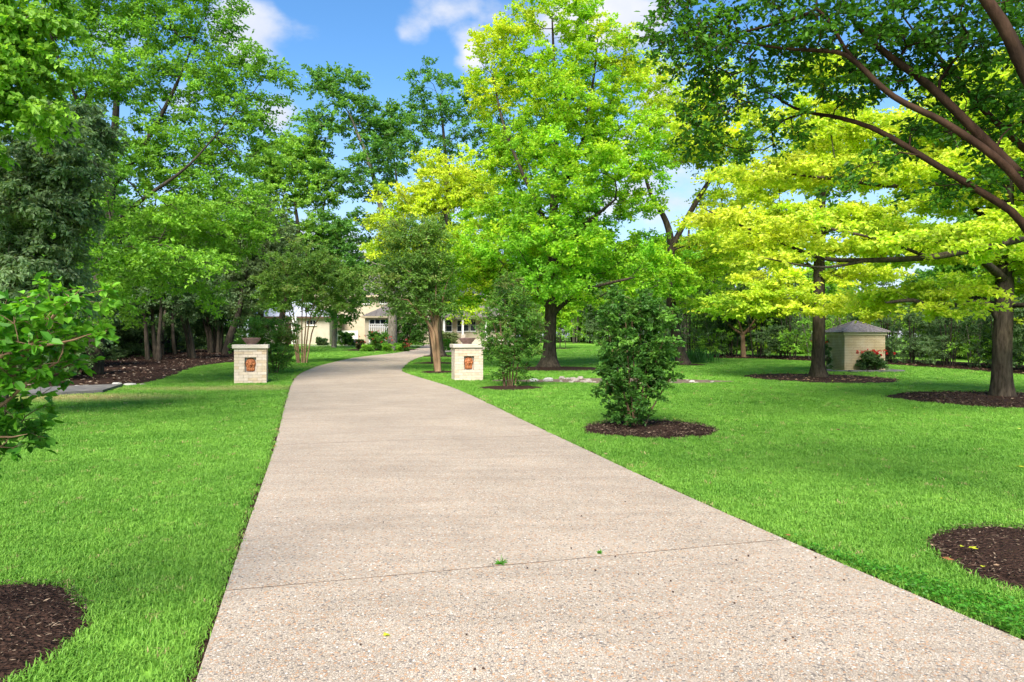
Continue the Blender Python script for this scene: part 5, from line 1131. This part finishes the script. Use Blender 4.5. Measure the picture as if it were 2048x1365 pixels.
for face in range(4):
    ca, sa = math.cos(face * math.pi / 2), math.sin(face * math.pi / 2)
    for k in range(rows_):
        t0, t1 = k / rows_, min(1, (k + 1.15) / rows_); nT = max(1, int((1 - t0) * 2 * e / .17))
        for j in range(nT):
            def pt(u, t, up): x = (-1 + 2 * u) * e * (1 - t); y = -e * (1 - t); return (x * ca - y * sa, x * sa + y * ca, zr + ap * t + up)
            u0, u1 = j / nT + .006, (j + 1) / nT - .006; th = .016 + .005 * ((j * 7 + k * 3) % 3)
            a = [pt(u0, t0 - .012, th), pt(u1, t0 - .012, th), pt(u1, t1, .006), pt(u0, t1, .006), pt(u0, t0 - .012, -.004), pt(u1, t0 - .012, -.004)]
            m_.add(a, [(0, 1, 2, 3), (4, 5, 1, 0), (4, 0, 3), (5, 2, 1)])
shg = m_.build('shingles', M_SHINGLE, sh); shg['kind'] = 'stuff'
for k in range(4):
    a0 = np.array([e * (1 if k in (1, 2) else -1), e * (1 if k in (2, 3) else -1), zr + .012]); a1 = np.array([0, 0, zr + ap + .02])
    vv, ff = tube([a0, (a0 + a1) / 2, a1], [.045, .045, .045], 6); link('hip_cap', npmesh('hip_cap', vv, ff, M_SHINGLE, False), sh)
# low stone edging round the well house
ed = empty('stone_edging', (xc + s / 2, dc + s / 2, gzf(dc)), 0, 'low stone edging laid round the foot of the brick well house', 'edging')
for k, (x, y, lx, ly) in enumerate([(-1.35, -1.25, .7, .3), (-.6, -1.4, .75, .28), (.2, -1.38, .8, .3), (1.0, -1.33, .75, .3), (1.45, -.9, .3, .7), (-1.6, -.6, .3, .8), (-1.6, .3, .3, .9), (1.48, -.1, .3, .8)]):
    v, f = box_vf(x, y, .01, lx, ly, .10 + .02 * (k % 3), .025); link('stone', pymesh('stone', v, f, M_CONC), ed)

# ------------------------------------------------------------------ flowering shrubs
def flowers(root, n, spread, zc, zr_, col, seed, rad=.045, name='blossoms'):
    rng = np.random.default_rng(seed); c = rng.normal(0, 1, (n, 3)) * np.array([spread * .45, spread * .45, zr_]) + np.array([0, 0, zc]); I = np.repeat(np.arange(n), 9); m_ = len(I)
    d_ = norm(rng.normal(0, 1, (m_, 3)) + [0, 0, .4]); pos = c[I] + d_ * rad * .25
    col = np.asarray(col) * rng.uniform(.7, 1.25, (m_, 1))
    v, f, k = leaf_arrays(pos, d_, rng.normal(0, 1, (m_, 3)), np.full(m_, rad), np.full(m_, rad * .9), False, .3, .2)
    o = link(name, npmesh(name, v, f, M_PETAL, False, np.repeat(col, k, 0)), root); o['kind'] = 'stuff'
def bush(px, d, h_px, w_px, seed, label, pal=BUSH, LL=.1, LW=.055, n=40, nl=84, name='shrub', cat='shrub', group=None, R=None, zs=(.2, .9)):
    b = B(px, d); k = d / F; h, w = h_px * k, w_px * k; rng = np.random.default_rng(seed); st = []
    for q in range(6):
        a = rng.uniform(0, 6.28); x, y = math.cos(a) * w * .3, math.sin(a) * w * .3
        st.append((b + np.array([[x * .2, y * .2, -.03], [x * .6, y * .6, h * .3], [x, y, h * .65]]), [.018, .014, .008], None))
    lob = [(b + np.array([math.cos(a) * w * .25, math.sin(a) * w * .25, h * z]), np.array([w * .28, w * .28, h * .2]), 1.0, rng.uniform(.2, .9)) for a, z in [(q * .9, zs[0] + (zs[1] - zs[0]) * ((q * 5) % 7) / 6) for q in range(7)]]
    return tree(name, label, cat, b, st, lob, n, nl, R or w * .16, LL, LW, pal, M_TWIG, seed, flat=.8, rt=.004, group=group, crown='foliage', trunk='stems')
r_ = bush(1744, dc - .35, 40, 48, 101, 'dark-leaved rose bush covered in red blooms against the well house wall', pal=PRIVET, LL=.07, LW=.045, n=50, name='rose_bush', cat='rose bush', zs=(.25, .8))
flowers(r_, 40, .8, .86, .09, (.55, .012, .02), 1, .055)
r_ = bush(1649, dc + .5, 60, 30, 102, 'tall rose bush peeping out between oak trunk and well house', pal=PRIVET, LL=.07, LW=.045, n=24, name='rose_bush', cat='rose bush'); flowers(r_, 8, .4, 1.2, .1, (.6, .05, .03), 2, .05)
FB = 'shrubs in the flower bed by the house'
r_ = bush(757, S_B[1] - 1.5, 34, 44, 103, 'mounded shrub with coral red flowers left of the grey trunk', LL=.13, LW=.07, n=44, group=FB); flowers(r_, 30, 1.5, 1.0, .3, (.45, .07, .06), 3, .09)
r_ = bush(722, S_B[1] - 1.5, 22, 18, 104, 'small upright purple-tinged shrub in the flower bed by the house', pal=[(.06, .09, .03), (.1, .13, .05), (.16, .1, .07)], LL=.12, LW=.06, n=24, group=FB)
for k, (px, h, w) in enumerate([(735, 12, 26), (775, 14, 20), (800, 14, 24)]): bush(px, S_B[1] - 3, h, w, 110 + k, ['low fringe of green perennials beside the driveway lawn', 'low tuft of perennials at the foot of the grey trunk', 'low perennials right of the grey trunk'][k], pal=ELM, LL=.14, LW=.04, n=22, group=FB, name='perennial_clump', cat='perennial')
r_ = bush(811, S_B[1] - 3.2, 14, 12, 114, 'small red-flowered shrub at the driveway edge', LL=.11, LW=.06, n=18, group=FB); flowers(r_, 12, .5, .45, .12, (.4, .05, .05), 4, .08)
r_ = bush(705, 72, 12, 16, 105, 'low mound of purple flowers by the garden gate', LL=.1, LW=.05, n=18, group=FB); flowers(r_, 60, .8, .4, .12, (.18, .05, .3), 5, .09)
bush(644, 71, 16, 22, 106, 'small dark round clipped shrub against the garage wall', pal=PRIVET, LL=.13, LW=.07, n=50, zs=(.25, .75))
bush(692, 70, 26, 32, 107, 'medium green shrub between the garage and the garden gate', LL=.15, LW=.08, n=40)
bush(895, 60, 34, 46, 108, 'large pale variegated clipped shrub in front of the porch', pal=[(.12, .17, .05), (.2, .26, .1), (.32, .36, .18)], LL=.13, LW=.07, n=80, nl=112, zs=(.2, .8))
# clipped box hedge: leaves over a boxy core
b = B(888, 56); k = 56 / F; rng = np.random.default_rng(120); hx, hy, hz_ = 11 * k, 11 * k, 22 * k
root = empty('box_hedge', b, 0, 'bright green square-clipped box shrub beside the driveway', 'hedge'); n = 5200
u = rng.uniform(-1, 1, (n, 3)); ax_i = rng.integers(0, 3, n); u[np.arange(n), ax_i] = np.sign(u[np.arange(n), ax_i]) * rng.uniform(.82, 1.02, n)
pos = u * np.array([hx, hy, hz_ / 2]) + [0, 0, hz_ / 2]; ax_ = u + rng.normal(0, .6, (n, 3)); cl = np.array([.06, .2, .02]) * rng.uniform(.6, 1.5, (n, 1))
v, f, kk = leaf_arrays(pos, ax_, rng.normal(0, 1, (n, 3)), np.full(n, .09), np.full(n, .055)); link('foliage', npmesh('foliage', v, f, M_LEAF, False, np.repeat(cl, kk, 0)), root)
m_ = MB(); m_.box(0, 0, hz_ * .4, .08, .08, hz_ * .8); m_.build('stem', M_TWIG, root)
# iris clump at the leaning oak
b = G(1388, 727); rng = np.random.default_rng(121); n = 260; root = empty('iris_clump', b, 0, 'clump of upright sword-shaped iris leaves at the leaning oak', 'iris'); pos = rng.normal(0, 1, (n, 3)) * [.42, .3, 0]
ax_ = rng.normal(0, .22, (n, 3)) + [0, 0, 1]; v, f, kk = leaf_arrays(pos, ax_, rng.normal(0, 1, (n, 3)) * [1, 1, .1], rng.uniform(.5, .95, n), np.full(n, .04), True, .05, .1)
link('leaves', npmesh('leaves', v, f, M_LEAF, False, np.repeat(np.array([.035, .13, .025]) * rng.uniform(.7, 1.4, (n, 1)), kk, 0)), root)['kind'] = 'stuff'

# ------------------------------------------------------------------ house and garage
def hip_roof(root, x0, x1, y0, y1, z, rise, mat, seams=True, ov=.5, pitch_in=None, name='roof', fascia=None):
    x0 -= ov; x1 += ov; y0 -= ov; y1 += ov; w = min(x1 - x0, y1 - y0) / 2 if pitch_in is None else pitch_in; ym = (y0 + y1) / 2; xm = (x0 + x1) / 2
    if x1 - x0 >= y1 - y0: r0, r1 = (x0 + w, ym), (x1 - w, ym)
    else: r0, r1 = (xm, y0 + w), (xm, y1 - w)
    zt = z + rise; t = .12
    v = [(x0, y0, z), (x1, y0, z), (x1, y1, z), (x0, y1, z), (r0[0], r0[1], zt), (r1[0], r1[1], zt), (x0, y0, z - t), (x1, y0, z - t), (x1, y1, z - t), (x0, y1, z - t)]
    if x1 - x0 >= y1 - y0: f = [(0, 1, 5, 4), (1, 2, 5), (2, 3, 4, 5), (3, 0, 4)]
    else: f = [(0, 1, 4), (1, 2, 5, 4), (2, 3, 5), (3, 0, 4, 5)]
    f += [(6, 9, 8, 7), (0, 6, 7, 1), (1, 7, 8, 2), (2, 8, 9, 3), (3, 9, 6, 0)]
    o = link(name, pymesh(name, v, f, mat), root)
    if fascia:
        m_ = MB(); m_.box(xm, y0 - .022, z - .08, x1 - x0 + .08, .04, .2); m_.box(x1 + .022, ym, z - .08, .04, y1 - y0, .2); m_.box(x0 - .022, ym, z - .08, .04, y1 - y0, .2); m_.build('fascia', fascia, root)
    if seams:                                    # standing seams up the front slope
        n = int((x1 - x0) / .5)
        for k in range(1, n):
            x = x0 + (x1 - x0) * k / n
            if x1 - x0 >= y1 - y0:
                tt = 1.0 if r0[0] <= x <= r1[0] else ((x - x0) / max(r0[0] - x0, .01) if x < r0[0] else (x1 - x) / max(x1 - r1[0], .01)); yt = y0 + (r0[1] - y0) * tt
            else:
                tt = 1 - abs(x - xm) / (xm - x0); yt = y0 + (r0[1] - y0) * tt
            if tt < .04: continue
            vv, ff = tube([(x, y0 + .01, z + .02), (x, yt, z + rise * tt + .02)], [.022, .022], 4); link('seam', npmesh('seam', vv, ff, mat, False), o)
    return o
def window(root, x, y, z, w, h, nx_=2, nz_=2, fr=.06, mat=None, name='window'):
    """window facing -Y; x centre, z sill"""
    m_ = MB(); mat = mat or M_WHITE
    for s_ in (-1, 1): m_.box(x + s_ * (w / 2 - fr / 2), y - .03, z + h / 2, fr, .08, h)
    for zz in (z + fr / 2, z + h - fr / 2): m_.box(x, y - .03, zz, w - 2 * fr - .002, .078, fr)
    o = m_.build(name, mat, root)
    iw, ih = w - 2 * fr, h - 2 * fr; bt = .03
    for i in range(nx_):
        for j in range(nz_):
            pw, ph = iw / nx_, ih / nz_; v, f = box_vf(x - iw / 2 + pw * (i + .5), y - .012, z + fr + ph * (j + .5), pw - bt, .01, ph - bt); link('pane', pymesh('pane', v, f, M_GLASS), o)
    m_ = MB()
    for i in range(1, nx_): m_.box(x - iw / 2 + iw * i / nx_, y - .022, z + h / 2, bt, .03, ih)
    for j in range(1, nz_): m_.box(x, y - .022, z + fr + ih * j / nz_, iw, .028, bt)
    if m_.v: m_.build('muntins', mat, o)
    v, f = box_vf(x, y - .07, z - .03, w + .12, .14, .06); link('sill', pymesh('sill', v, f, mat), o)
    return o
Xp = lambda px, d: (px - 1024) / F * d
Zp = lambda py, d: EYE + (HOR - py) / F * d
hz0 = gzf(74)
house = empty('house', (0, 0, 0), 0, 'cream two-storey house with hipped metal roofs beyond the driveway', 'house')
# main block
y0 = 81.0; xa, xb = Xp(640, y0), Xp(1010, y0); zt = Zp(592, y0)
m_ = MB(); m_.box((xa + xb) / 2, y0 + 5, (zt + hz0) / 2 - .2, xb - xa, 10, zt - hz0 + .4); m_.build('wall', M_HOUSE, house)
hip_roof(house, xa, xb, y0, y0 + 10, zt, 2.9, M_METAL, True, .6, fascia=M_TRIM)
for px in (733.5, 767.5, 810, 860): window(house, Xp(px, y0), y0, Zp(608.5, y0), .85, .78, 3, 2)
# gate wing with picket screen
y0 = 74.0; xa, xb = Xp(730, y0), Xp(803, y0); zt = Zp(633, y0); oa, ob = Xp(738, y0), Xp(783, y0); zo = Zp(640, y0)
m_ = MB(); m_.box((xa + oa) / 2, y0 + .15, (hz0 + zt) / 2, oa - xa, .3, zt - hz0); m_.box((ob + xb) / 2, y0 + .15, (hz0 + zt) / 2, xb - ob, .3, zt - hz0); m_.box((oa + ob) / 2, y0 + .15, (zo + zt) / 2, ob - oa - .002, .298, zt - zo)
m_.box(xa + .1, y0 + 3.4, (hz0 + zt) / 2, .2, 6.2, zt - hz0); m_.box(xb - .1, y0 + 3.4, (hz0 + zt) / 2, .2, 6.2, zt - hz0)
m_.build('wing_wall', M_HOUSE, house)
hip_roof(house, xa, xb, y0, y0 + 6.6, zt, Zp(611, y0) - zt, M_METAL, True, .35, 1.6, fascia=M_TRIM)
back = box('porch_back', (xa + xb) / 2, y0 + 1.6, (hz0 + zt) / 2, xb - xa - .45, .1, zt - hz0 - .05, M_DARKTRIM, house)
zb_ = Zp(648, y0); w_ = ob - oa
tr_ = MB(); tr_.box((oa + ob) / 2, y0 + .05, zb_ - .05, w_, .1, .1)
for k in range(5): tr_.box(oa + .04 + (w_ - .08) * k / 4, y0 + .06, (zb_ + zo) / 2, .07, .07, zo - zb_ - .002)
tr_.build('transom_frame', M_WHITE, house)
for k in range(4): v, f = box_vf(oa + .04 + (w_ - .08) * (k + .5) / 4, y0 + .10, (zb_ + zo) / 2, (w_ - .08) / 4 - .08, .012, zo - zb_ - .02); link('pane', pymesh('pane', v, f, M_GLASS), house)
gate = empty('picket_gate', (0, 0, 0), 0); gate.parent = house
zl = hz0 + .12; ztop = zb_ - .22
for k in range(11): v, f = box_vf(oa + .06 + (w_ - .12) * k / 10, y0 - .03, (zl + ztop) / 2 + .05, .12, .025, ztop - zl + .1, .006); link('picket', pymesh('picket', v, f, M_WHITE), gate)
for zz in (zl + .15, ztop - .12): v, f = box_vf((oa + ob) / 2, y0 + .005, zz, w_ - .02, .04, .1); link('rail', pymesh('rail', v, f, M_WHITE), gate)
v, f = box_vf((oa + ob) / 2, y0 + .06, (zl + ztop) / 2, w_ - .04, .02, ztop - zl); link('backing_panel', pymesh('backing_panel', v, f, M_TRIM), gate)
# porch wing right
y0 = 70.0; hz1 = gzf(70); xa, xb = Xp(880, y0), Xp(1030, y0); zt = Zp(633, y0)
m_ = MB(); m_.box((xa + xb) / 2, y0 + 4.5, (hz1 + zt) / 2 - .1, xb - xa, 6, zt - hz1 + .2); m_.build('wing_wall', M_HOUSE, house)
hip_roof(house, xa, xb, y0, y0 + 7.5, zt, 2.2, M_METAL, True, .4)
v, f = box_vf((xa + xb) / 2, y0 + .1, zt - .2, xb - xa + .1, .2, .16); link('porch_beam', pymesh('porch_beam', v, f, M_WHITE), house)
for px in (888, 925.5, 972, 1015): v, f = box_vf(Xp(px, y0), y0 + .1, (hz1 + zt - .28) / 2, .2, .2, zt - hz1 - .28, .015); link('porch_post', pymesh('porch_post', v, f, M_WHITE), house)
for px, w in ((898, .7), (919, .55)): window(house, Xp(px, 71.5), y0 + 1.5, Zp(664, 71.5), w, Zp(640, 71.5) - Zp(664, 71.5), 1, 2, .05)
for px in (932.5, 946, 990): window(house, Xp(px, 71.5), y0 + 1.5, Zp(663, 71.5), .62, Zp(638, 71.5) - Zp(663, 71.5), 1, 2, .05)
v, f = box_vf(Xp(927, y0 - .6), y0 - .6, hz1 + .55, .45, .45, 1.25, .02); link('porch_pier', pymesh('porch_pier', v, f, M_HOUSEBRICK), house)
v, f = box_vf(Xp(975, y0 - .6), y0 - .6, hz1 + .28, 4.2, .3, .75, .02); link('porch_low_wall', pymesh('porch_low_wall', v, f, M_HOUSEBRICK), house)
# garage on the left
y0 = 76.0; hg = gzf(76); garage = empty('garage', (0, 0, 0), 0, 'low cream brick garage with a pale hipped metal roof behind the crape myrtle', 'garage')
xa, xb = Xp(497, y0), Xp(659, y0); zt = Zp(634, y0); wx = Xp(623, y0)
oa, ob = Xp(570, y0), Xp(591, y0)
m_ = MB(); m_.box((xa + oa) / 2, y0 + .2, (hg + zt) / 2 - .1, oa - xa, .4, zt - hg + .2); m_.box((ob + xb) / 2, y0 + .2, (hg + zt) / 2 - .1, xb - ob, .4, zt - hg + .2); m_.box((oa + ob) / 2, y0 + .2, zt - .35, ob - oa - .002, .398, .7)
m_.box(xb - .2, y0 + 4.4, (hg + zt) / 2 - .1, .4, 8, zt - hg + .2); m_.box(xa + .2, y0 + 4.4, (hg + zt) / 2 - .1, .4, 8, zt - hg + .2); m_.box((xa + xb) / 2, y0 + 8.6, (hg + zt) / 2 - .1, xb - xa, .4, zt - hg + .2)
m_.build('wall', M_HOUSEBRICK, garage)
hip_roof(garage, xa, xb, y0, y0 + 8.8, zt, Zp(596, y0) - zt, M_METAL2, True, .5, fascia=M_DARKTRIM)
window(garage, wx, y0, Zp(651, y0), 1.1, Zp(640, y0) - Zp(651, y0), 3, 1)
v, f = box_vf(Xp(589, y0 - .5), y0 - .45, (hg + zt) / 2, .55, .55, zt - hg, .03); link('column', pymesh('column', v, f, M_WHITE), garage)
v, f = box_vf((oa + ob) / 2, y0 + .25, hg + 1.1, ob - oa, .05, 2.3); dr_ = link('door', pymesh('door', v, f, M_DARKTRIM), garage)
for k in range(4): v, f = box_vf((oa + ob) / 2, y0 + .215, hg + .35 + .52 * k, (ob - oa) - .14, .02, .42); link('panel', pymesh('panel', v, f, M_DARKTRIM), dr_)
v, f = box_vf(Xp(690, 82), 79.2, gzf(79) + .7, 4.5, .25, 1.6); tag(link('garden_wall', pymesh('garden_wall', v, f, M_WHITE)), 'white garden wall between the garage and the picket gate', 'wall')
# forecourt paving
v = []; f = []
fx = [(-22.0, 68.5), (-6.5, 67.5), (-4.0, 69.4), (-12.0, 73.5), (-22.0, 73.5)]
for x, y in fx: v.append((x, y, gzf(y) + .02))
structure(link('forecourt', pymesh('forecourt', v, [(0, 1, 2, 3, 4)], M_CAP)))

# ------------------------------------------------------------------ stones, culvert, litter
def stone_mesh(seed, mat):
    import bmesh
    bm = bmesh.new(); bmesh.ops.create_icosphere(bm, subdivisions=2, radius=1)
    for v in bm.verts:
        n_ = pnoise(v.co * 1.1 + Vector((seed * 3.1, 0, 0))); v.co *= 1 + .28 * n_ + .1 * pnoise(v.co * 3 + Vector((seed, 5, 0))); v.co.z = max(v.co.z, -.35)
        v.co.x = max(min(v.co.x, .9), -.95); v.co.z = min(v.co.z, .8)
    me = bpy.data.meshes.new('stone'); bm.to_mesh(me); bm.free(); me.materials.append(mat); return me
SM = [stone_mesh(k, M_STONE) for k in range(5)]; SW = [stone_mesh(9 + k, M_STONE2) for k in range(3)]
def stone(px, py, w_px, hr, me, label, group, rz=0.0, sink=.0):
    q = G(px, py); k = q[1] / F * w_px / 2
    o = link('stone', me, None, (q[0], q[1], q[2] + k * hr * .30 - sink), rz); o.scale = (k, k * .75, k * hr); tag(o, label, 'stone', group)
rng = np.random.default_rng(33); CG = 'stones in the dry creek bed'
stone(1068, 764, 20, .6, SW[0], 'large pale rounded stone at the left end of the dry creek bed', CG); stone(1096, 763.5, 22, .65, SW[1], 'larger of the two pale stones, next to the grey creek stones', CG, .5)
stone(1384, 765, 13, .5, SW[2], 'flat whitish stone in the creek bed right of the big shrub', CG, .2)
for k in range(34):
    t = rng.uniform(0, 1); px = 1106 + 100 * t if k < 24 else (1206 + 230 * rng.uniform()); py = rng.uniform(758.5, 767)
    stone(px, py, rng.uniform(6, 16), rng.uniform(.4, .75), SM[k % 5], 'grey-brown stone in the dry creek bed', CG, rng.uniform(0, 6))
LG = 'stones along the culvert edge'
for k, (px, py, w) in enumerate([(155, 775, 15), (172, 775, 18), (186, 774, 12), (232, 772.5, 26), (130, 778, 12), (260, 772, 24), (284, 771, 16), (110, 779, 12), (212, 774, 10)]):
    stone(px, py, w, .5 if k < 5 else .4, (SW + SM)[(k * 3) % 7], 'rough pale grey stone along the edge of the culvert slab', LG, k * .8)
cv_ = np.array([G(40, 796), G(205, 787.5), G(246, 774), G(75, 781)]); v = [(p[0], p[1], p[2] + .02) for p in cv_] + [(p[0], p[1], p[2] + .10) for p in cv_]
tag(link('culvert_slab', pymesh('culvert_slab', v, [(3, 2, 1, 0), (4, 5, 6, 7), (0, 1, 5, 4), (1, 2, 6, 5), (2, 3, 7, 6), (3, 0, 4, 7)], M_CONC)), 'weathered dark concrete culvert slab beside the left bed', 'slab')

# dry capsules fallen on the driveway
pv, pf = lathe([(0.0, 0), (.7, .15), (1.0, .6), (.85, 1.0), (.45, 1.25), (.3, 1.1), (0, .9)], 6); podm = pymesh('seed_capsule', pv, pf, M_POD)
pods = [(600 + a / 2.56, 900 + b_ / 2.56) for a, b_ in [(850, 978), (310, 1030), (937, 1155), (1512, 640), (1617, 568), (1733, 660), (1490, 712), (1534, 748), (1165, 627), (1388, 524), (1394, 424), (1441, 354), (1665, 280), (1900, 695), (1910, 752), (787, 188), (1107, 210), (532, 110), (427, 387), (123, 113), (320, 125), (985, 607)]]
pods += [(1400 + a / 2.935, 900 + b_ / 2.935) for a, b_ in [(285, 645), (215, 672), (190, 805), (225, 893), (205, 930), (503, 1157), (547, 1137), (680, 657), (651, 713), (848, 792)]] + [(950, 1353), (966, 1351), (740, 838), (818, 846)]
for k, (a, b_) in enumerate(pods):
    q = G(a, b_ + 2); s_ = float(rng.uniform(.005, .0085)); o = link('seed_capsule', podm, None, (q[0] + 0, q[1], q[2] + DTOP + .001), k * 1.1); o.scale = (s_, s_, s_); o.rotation_euler = (rng.uniform(-.5, .5), rng.uniform(-.5, .5), k)
    tag(o, 'dry dark seed capsule fallen on the driveway', 'seed capsule', 'seed capsules on the driveway')
# fallen leaves on bed and lawn
def fallen(px, py, size, col, label, rz, lift=.03, group='fallen leaves'):
    q = G(px, py); n_ = 12; v = [(0, 0, .0)]
    for i in range(n_):
        a = 2 * math.pi * i / n_; r__ = (1.0 if i % 2 else .55) * (1 + .2 * math.sin(i * 2.3 + rz)); v.append((r__ * math.cos(a), .62 * r__ * math.sin(a), .12 * math.sin(a * 2 + rz) + .1))
    me = npmesh('fallen_leaf', np.array(v) * size, np.array([(0, 1 + i, 1 + (i + 1) % n_) for i in range(n_)]), M_PETAL, False, np.tile(np.array(col), (n_ + 1, 1)))
    o = link('fallen_leaf', me, None, (q[0], q[1], q[2] + lift), rz); tag(o, label, 'leaf', group)
YL, BR, PK = (.42, .45, .03), (.30, .13, .05), (.42, .28, .17)
for k, (a, b_, sz, c_, lb, lf) in enumerate([(1945, 1117, .045, YL, 'yellow-green lobed oak leaf lying on the right mulch bed', .07), (1926, 1113, .025, YL, 'small yellow leaf next to the larger oak leaf on the right mulch bed', .07), (1968, 1158, .025, YL, 'yellow leaf in the middle of the right mulch bed', .08), (1893, 1136, .05, BR, 'curled brown leaf at the edge of the right mulch bed', .06),
     (1994, 1159, .025, PK, 'pale pinkish dead leaf on the right mulch bed', .09), (1868, 1105, .025, PK, 'tan dead leaf where the right mulch bed meets the grass', .05), (1942, 1172, .02, PK, 'small tan leaf low on the right mulch bed', .08), (2040, 944, .05, YL, 'yellow leaf lying on the shaded right lawn', .06),
     (1884, 1010, .02, YL, 'tiny yellow leaf caught in the right lawn', .06), (773, 1285, .03, YL, 'yellow-green leaf lying on the near driveway slab', DTOP + .005), (1212, 917, .05, PK, 'dry leaf at the right driveway edge by the bush', .06), (1575, 1084, .03, BR, 'brown leaf at the right end of the driveway joint', .05), (548, 900, .04, BR, 'brown leaf at the left driveway edge', .05)]):
    fallen(a, b_, sz, c_, lb, k * 1.7, lf)
# leaf litter over the beds (uncountable)
def litter(name, sampler, n, size, cols, seed, wr=.5, lift=.03):
    rng = np.random.default_rng(seed); p = sampler(rng, n); n = len(p); pos = np.column_stack([p, gz(p[:, 1]) + lift + rng.uniform(0, .02, n)])
    ax_ = rng.normal(0, 1, (n, 3)) * [1, 1, .15]; nr = rng.normal(0, .35, (n, 3)) + [0, 0, 1]
    c = np.asarray(cols)[rng.integers(0, len(cols), n)] * rng.uniform(.6, 1.3, (n, 1)); L = size * rng.uniform(.4, 1.5, n)
    v, f, k = leaf_arrays(pos, ax_, nr, L, L * wr, False, .1, .05); o = link(name, npmesh(name, v, f, M_CHIP, False, np.repeat(c, k, 0))); o['kind'] = 'stuff'
def poly_s(poly, fr=1.0):
    lo, hi = poly.min(0), poly.max(0)
    def s_(rng, n): p = rng.uniform(lo, hi, (n * 3, 2)); return p[in_poly(p, poly)][:n]
    return s_
def disc_s(x, y, r): 
    def s_(rng, n): a = rng.uniform(0, 6.28, n); q = r * np.sqrt(rng.uniform(0, 1, n)); return np.column_stack([x + q * np.cos(a), y + q * np.sin(a)])
    return s_
CH = [(.016, .010, .008), (.03, .018, .014), (.05, .03, .022), (.075, .045, .032), (.22, .16, .11)]
litter('bark_chips', disc_s(4.02, 4.78, .93), 6000, .032, CH, 1, .22, .035); litter('bark_chips', disc_s(-3.2, 3.5, .87), 6000, .032, CH, 2, .2, .035)
litter('bark_chips', disc_s(SHRUB_V[0] + .22, 11.85, 1.12), 6000, .05, CH, 3, .25, .04); litter('bark_chips', disc_s(OAK_A[0] - .1, 17.2, 2.7), 7000, .07, CH, 4, .3, .04)
litter('leaf_litter', poly_s(LBED), 5200, .12, [(.16, .10, .07), (.24, .17, .12), (.10, .06, .04), (.3, .24, .18), (.05, .03, .02)], 5, .5, .07)
litter('leaf_litter', poly_s(RBED), 2600, .12, [(.14, .08, .05), (.2, .12, .08), (.08, .045, .03)], 6, .5, .07)
litter('leaf_litter', disc_s(OAK_B[0], 26.2, 2.6), 500, .1, [(.3, .2, .12), (.12, .07, .05)], 7, .5, .06)
def lawn_s(rng, n): p = np.column_stack([rng.uniform(2, 20, n), rng.uniform(9, 36, n)]); return p[(p[:, 0] < .75 * p[:, 1]) & ~in_poly(p, RBED)]
litter('lawn_leaf_litter', lawn_s, 260, .05, [(.30, .34, .06), (.3, .2, .1)], 8, .5, .06)
# broad-leaved ground cover between drive and right bed
def cover_s(rng, n):
    p = np.column_stack([rng.uniform(2.0, 4.0, n * 3), rng.uniform(2.8, 5.3, n * 3)]); e_ = np.interp(p[:, 1], ER[:, 1][:40], ER[:, 0][:40]); w_ = np.clip((5.2 - p[:, 1]) * .35, 0.03, .6)
    q = np.hypot(p[:, 0] - 4.02, p[:, 1] - 4.78) > .93; return p[(p[:, 0] > e_ + .03) & (p[:, 0] < e_ + .03 + w_) & q][:n]
rng = np.random.default_rng(77); p = cover_s(rng, 9000); n = len(p); pos = np.column_stack([p, rng.uniform(.01, .075, n)])
v, f, k = leaf_arrays(pos, rng.normal(0, 1, (n, 3)) * [1, 1, .3], rng.normal(0, .4, (n, 3)) + [0, 0, 1], rng.uniform(.014, .03, n), rng.uniform(.011, .02, n), True, .15, .1)
o = link('ground_cover', npmesh('ground_cover', v, f, M_LEAF, False, np.repeat(np.array([.07, .25, .02]) * rng.uniform(.6, 1.5, (n, 1)), k, 0))); o['kind'] = 'stuff'
# weeds in the joint
for k, (a, b_, sz, lb) in enumerate([(1002, 1136, .055, 'small weed tuft growing in the driveway joint'), (1199, 1114, .028, 'tiny weed sprout in the driveway joint right of the larger tuft')]):
    q = G(a, b_); n = 40; rng = np.random.default_rng(k); d_ = rng.normal(0, 1, (n, 3)) * [1, 1, .15] + [0, 0, .35]
    v, f, kk = leaf_arrays(rng.normal(0, .004, (n, 3)), d_, rng.normal(0, .4, (n, 3)) + [0, 0, 1], rng.uniform(.5, 1.1, n) * sz, np.full(n, .008), True)
    o = link('weed', npmesh('weed', v, f, M_LEAF, False, np.repeat(np.array([.10, .33, .03]) * rng.uniform(.7, 1.3, (n, 1)), kk, 0)), None, (q[0], q[1], q[2] + DTOP - .002)); tag(o, lb, 'weed')
